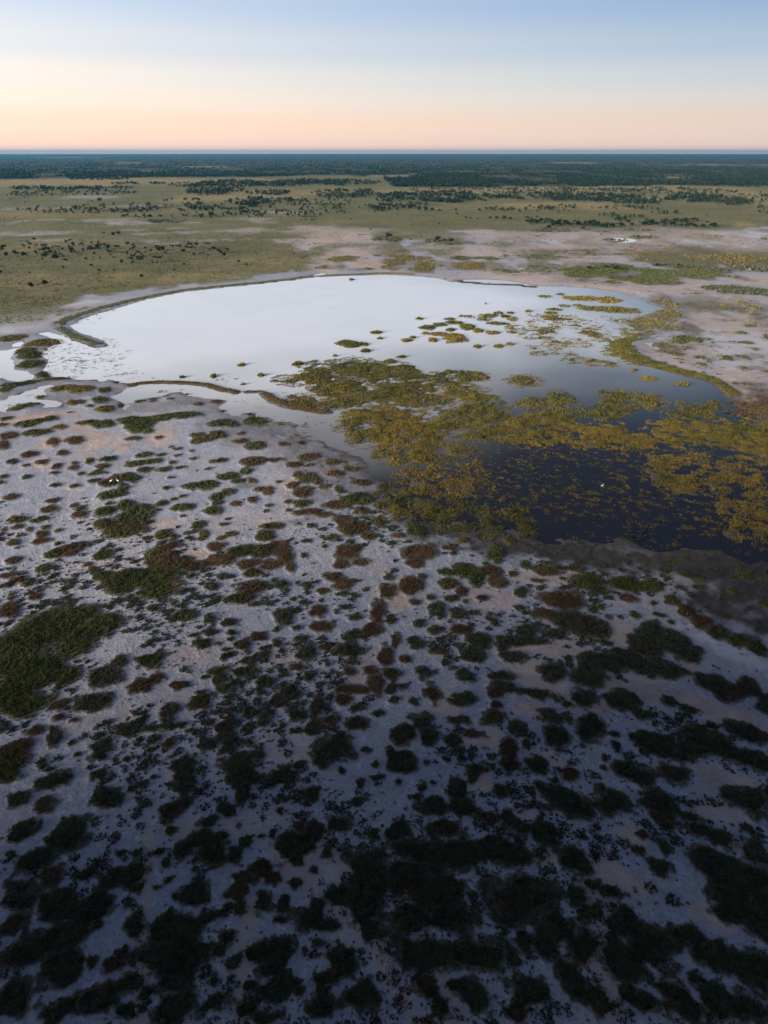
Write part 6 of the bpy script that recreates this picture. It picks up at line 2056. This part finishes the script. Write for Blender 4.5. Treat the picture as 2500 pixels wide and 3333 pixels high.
for (sz, k, an), L in g.items():
    L.sort(key=lambda s: s[0] / s[1])
    for n, (x, y, w, kk, own) in enumerate(L):
        lab = f"{sz} {KW[k]} {an}"
        if len(L) > 1:
            lab += ', ' + (ORD[n] if n < len(ORD) and (n < len(L) - 1 or n < 2) else ('rightmost' if n == len(L) - 1 else 'among the crowded ones'))
        z = float(samp(GZ, np.array([x]), np.array([y]))[0])
        e = bpy.data.objects.new('savanna_tree', None)
        e.location = (x, y, z); e.rotation_euler = (0, 0, random.uniform(0, 6.28))
        e.empty_display_size = .5
        col.objects.link(e)
        hs = {'r': random.uniform(.85, 1.1), 'a': random.uniform(.9, 1.2), 'b': random.uniform(.9, 1.1)}[k]
        e.scale = (w * 1.12, w * 1.12, w * hs)
        tag(e, lab, 'tree', 'trees scattered over the far plain')
        tr_, cr_ = PROTO[k][ti % 5]; ti += 1
        link('trunk', tr_, parent=e); link('crown', cr_, parent=e)
# --- the far wood: one mass
def cheap_trees(x, y, w, name, label):
    n = len(x)
    m = 12
    z = samp(GZ, x, y)
    d = rng.normal(size=(n, m, 3)); d /= np.linalg.norm(d, axis=2)[:, :, None]
    p = np.stack([x, y, z + w * .5], -1)[:, None, :] + d * (rng.random((n, m)) ** .4)[:, :, None] * np.stack([w * .5, w * .5, w * .42], -1)[:, None, :]
    p[:, :, 2] = np.maximum(p[:, :, 2], z[:, None] + w[:, None] * .08)
    u = rng.normal(size=(n, m, 3)); u /= np.linalg.norm(u, axis=2)[:, :, None]
    v = np.cross(u, rng.normal(size=(n, m, 3))); v /= np.linalg.norm(v, axis=2)[:, :, None]
    s = (w[:, None] * (.22 + .18 * rng.random((n, m))))[:, :, None]
    V = np.stack([p - u * s, p + v * s, p + u * s], 2).reshape(-1, 3)
    base = np.array((.012, .024, .019)) + (np.array((.030, .036, .024)) - np.array((.012, .024, .019))) * (rng.random(n) ** 2)[:, None]
    C = np.repeat(base[:, None] * (.6 + .7 * rng.random((n, m)))[:, :, None], 3, 0).reshape(n, 3, m, 3).transpose(0, 2, 1, 3).reshape(-1, 3) if False else np.repeat((base[:, None] * (.6 + .7 * rng.random((n, m)))[:, :, None]).reshape(-1, 3), 3, 0)
    o = link(name, mesh_from(name, V, np.arange(len(V)).reshape(-1, 3), LEAF, {'tint': C}))
    tag(o, label, kind='stuff')
xs = np.array([c[0] for c in rest]); ys = np.array([c[1] for c in rest]); ws = np.array([c[2] for c in rest])
n = 120000
r_ = 1 / (1 / 1000. + (1 / 13000. - 1 / 1000.) * rng.random(n) ** .8); a_ = (rng.random(n) * 2 - 1) * azmax(r_)
x, y = r_ * np.sin(a_), r_ * np.cos(a_)
keep = (samp(woods, x, y) > .5) & (fbm(x * .012, y * .006, 4) > .42)
x, y = x[keep][:30000], y[keep][:30000]
w = 3.2 + 3.4 * rng.random(len(x))
print('far trees', len(x), len(xs))
cheap_trees(np.concatenate([xs, x]), np.concatenate([ys, y]), np.concatenate([ws, w]), 'far_forest', 'blue-green bush forest stretching to the horizon')
# ------------------------------------------------------------------ birds
def bird_material(name, c):
    g = NT(name)
    tc = g.n('ShaderNodeTexCoord').outputs['Object']
    k = g.mix(g.noise(9, 3, .6, tc), tuple(v * .85 for v in c), c)
    p = g.n('ShaderNodeBsdfPrincipled', {'Base Color': k, 'Roughness': .8})
    g.t.links.new(p.outputs[0], g.out.inputs[0])
    return g.m
B_WHITE = bird_material('white_feathers', (.82, .80, .76)); B_DARK = bird_material('dark_feathers', (.014, .014, .016)); B_LEG = bird_material('bird_legs', (.05, .04, .035))
def skin_tube(rings, sides=8):
    """rings: (x, z, half width, half height) along the body, closed at both ends"""
    V = []; Fq = []
    for k, (x, z, a, b) in enumerate(rings):
        for s in range(sides):
            t = 6.2832 * s / sides
            V.append((x, a * math.cos(t), z + b * math.sin(t)))
        if k:
            o = (k - 1) * sides
            for s in range(sides): Fq.append((o + s, o + (s + 1) % sides, o + sides + (s + 1) % sides, o + sides + s))
    return np.array(V), np.array(Fq)
# body, S-shaped neck, head and bill as one skin: tail -> breast -> neck -> bill tip
WADER = [(-.34, .50, .004, .004), (-.26, .52, .05, .03), (-.12, .56, .10, .085), (.04, .60, .115, .105), (.15, .64, .085, .085), (.20, .70, .045, .05), (.19, .77, .032, .035), (.17, .84, .028, .03), (.20, .90, .028, .03), (.25, .935, .036, .034), (.30, .935, .022, .02), (.36, .928, .009, .009), (.46, .915, .003, .003)]
DUCK = [(-.26, .20, .004, .004), (-.20, .19, .05, .03), (-.08, .16, .10, .08), (.06, .16, .11, .09), (.15, .19, .07, .075), (.18, .26, .04, .045), (.19, .33, .035, .035), (.22, .37, .042, .038), (.26, .365, .025, .02), (.31, .355, .014, .008), (.33, .352, .003, .003)]
def leg_mesh(h):
    v1, f1 = tube([(0, 0, 0), (.01, 0, h * .55), (-.02, 0, h)], [.010, .012, .016], 5)
    v2, f2 = tube([(.0, 0, 0), (.05, 0, .012)], [.010, .006], 5)
    o = len(v1)
    return mesh_from('leg', np.array(list(v1) + list(v2)), np.array(f1 + [tuple(i + o for i in q) for q in f2]), B_LEG)
bm_w = mesh_from('body', *skin_tube(WADER), B_WHITE, None, True); lg_w = leg_mesh(.54)
bm_k = mesh_from('body', *skin_tube(DUCK), B_DARK, None, True)
wing_v, wing_f = skin_tube([(-.30, .0, .004, .01), (-.15, .02, .018, .06), (.0, .03, .022, .075), (.09, .035, .012, .05), (.13, .035, .003, .01)])
wing_k = mesh_from('wing', wing_v * .8, wing_f, B_DARK, None, True); wing_w = mesh_from('wing', wing_v, wing_f, B_WHITE, None, True)
wl = ['white wading bird standing in the dark marsh pool', 'left one of two white birds on the green clump', 'right one of two white birds on the green clump']
nk = 0; nw = 0
for k, x, y, hd in BIRDS:
    z = max(float(samp(GZ, np.array([x]), np.array([y]))[0]), -.12)
    e = bpy.data.objects.new('white_wader' if k == 'w' else 'dark_waterbird', None)
    e.empty_display_size = .2
    e.location = (x, y, z if k == 'w' else max(z, -.02) if z > 0 else -.05)
    e.rotation_euler = (0, 0, hd)
    col.objects.link(e)
    if k == 'w':
        tag(e, wl[nw], 'bird', 'white wading birds'); nw += 1
        e.scale = (1.05, 1.05, 1.05)
        link('body', bm_w, parent=e)
        for s in (-1, 1):
            link('leg', lg_w, (.01 - .03 * s, .04 * s, 0), e); link('wing', wing_w, (-.02, .095 * s, .56), e)
    else:
        nk += 1
        lab = 'dark waterbird of the flock on the black marsh pool'
        if nk in (19, 20): lab = ('left' if nk == 19 else 'right') + ' one of a dark waterbird pair above the flock'
        if nk == 21: lab = 'lone dark waterbird among the upper reed tufts'
        tag(e, lab, 'bird', 'dark waterbirds on the marsh')
        e.scale = (1.3, 1.3, 1.3)
        link('body', bm_k, parent=e)
        for s in (-1, 1): link('wing', wing_k, (-.02, .085 * s, .17), e)
# ------------------------------------------------------------------ dusk haze
def build_haze():
    s, z0, z1 = 25500., -2.0, 101.0
    V = np.array([(x, y, z) for z in (z0, z1) for x, y in ((-s, -s), (s, -s), (s, s), (-s, s))])
    Fq = np.array([(0, 3, 2, 1), (4, 5, 6, 7), (0, 1, 5, 4), (1, 2, 6, 5), (2, 3, 7, 6), (3, 0, 4, 7)])
    g = NT('dusk_haze')
    v = g.n('ShaderNodeVolumePrincipled', {'Color': (.04, .28, .47, 1), 'Density': HAZE_DENSITY, 'Anisotropy': .2})
    g.t.links.new(v.outputs[0], g.out.inputs['Volume'])
    o = link('haze', mesh_from('haze', V, Fq, g.m))
    tag(o, 'thin blue dusk haze over the whole plain', kind='stuff')
HAZE_DENSITY = 4.8e-5
build_haze()
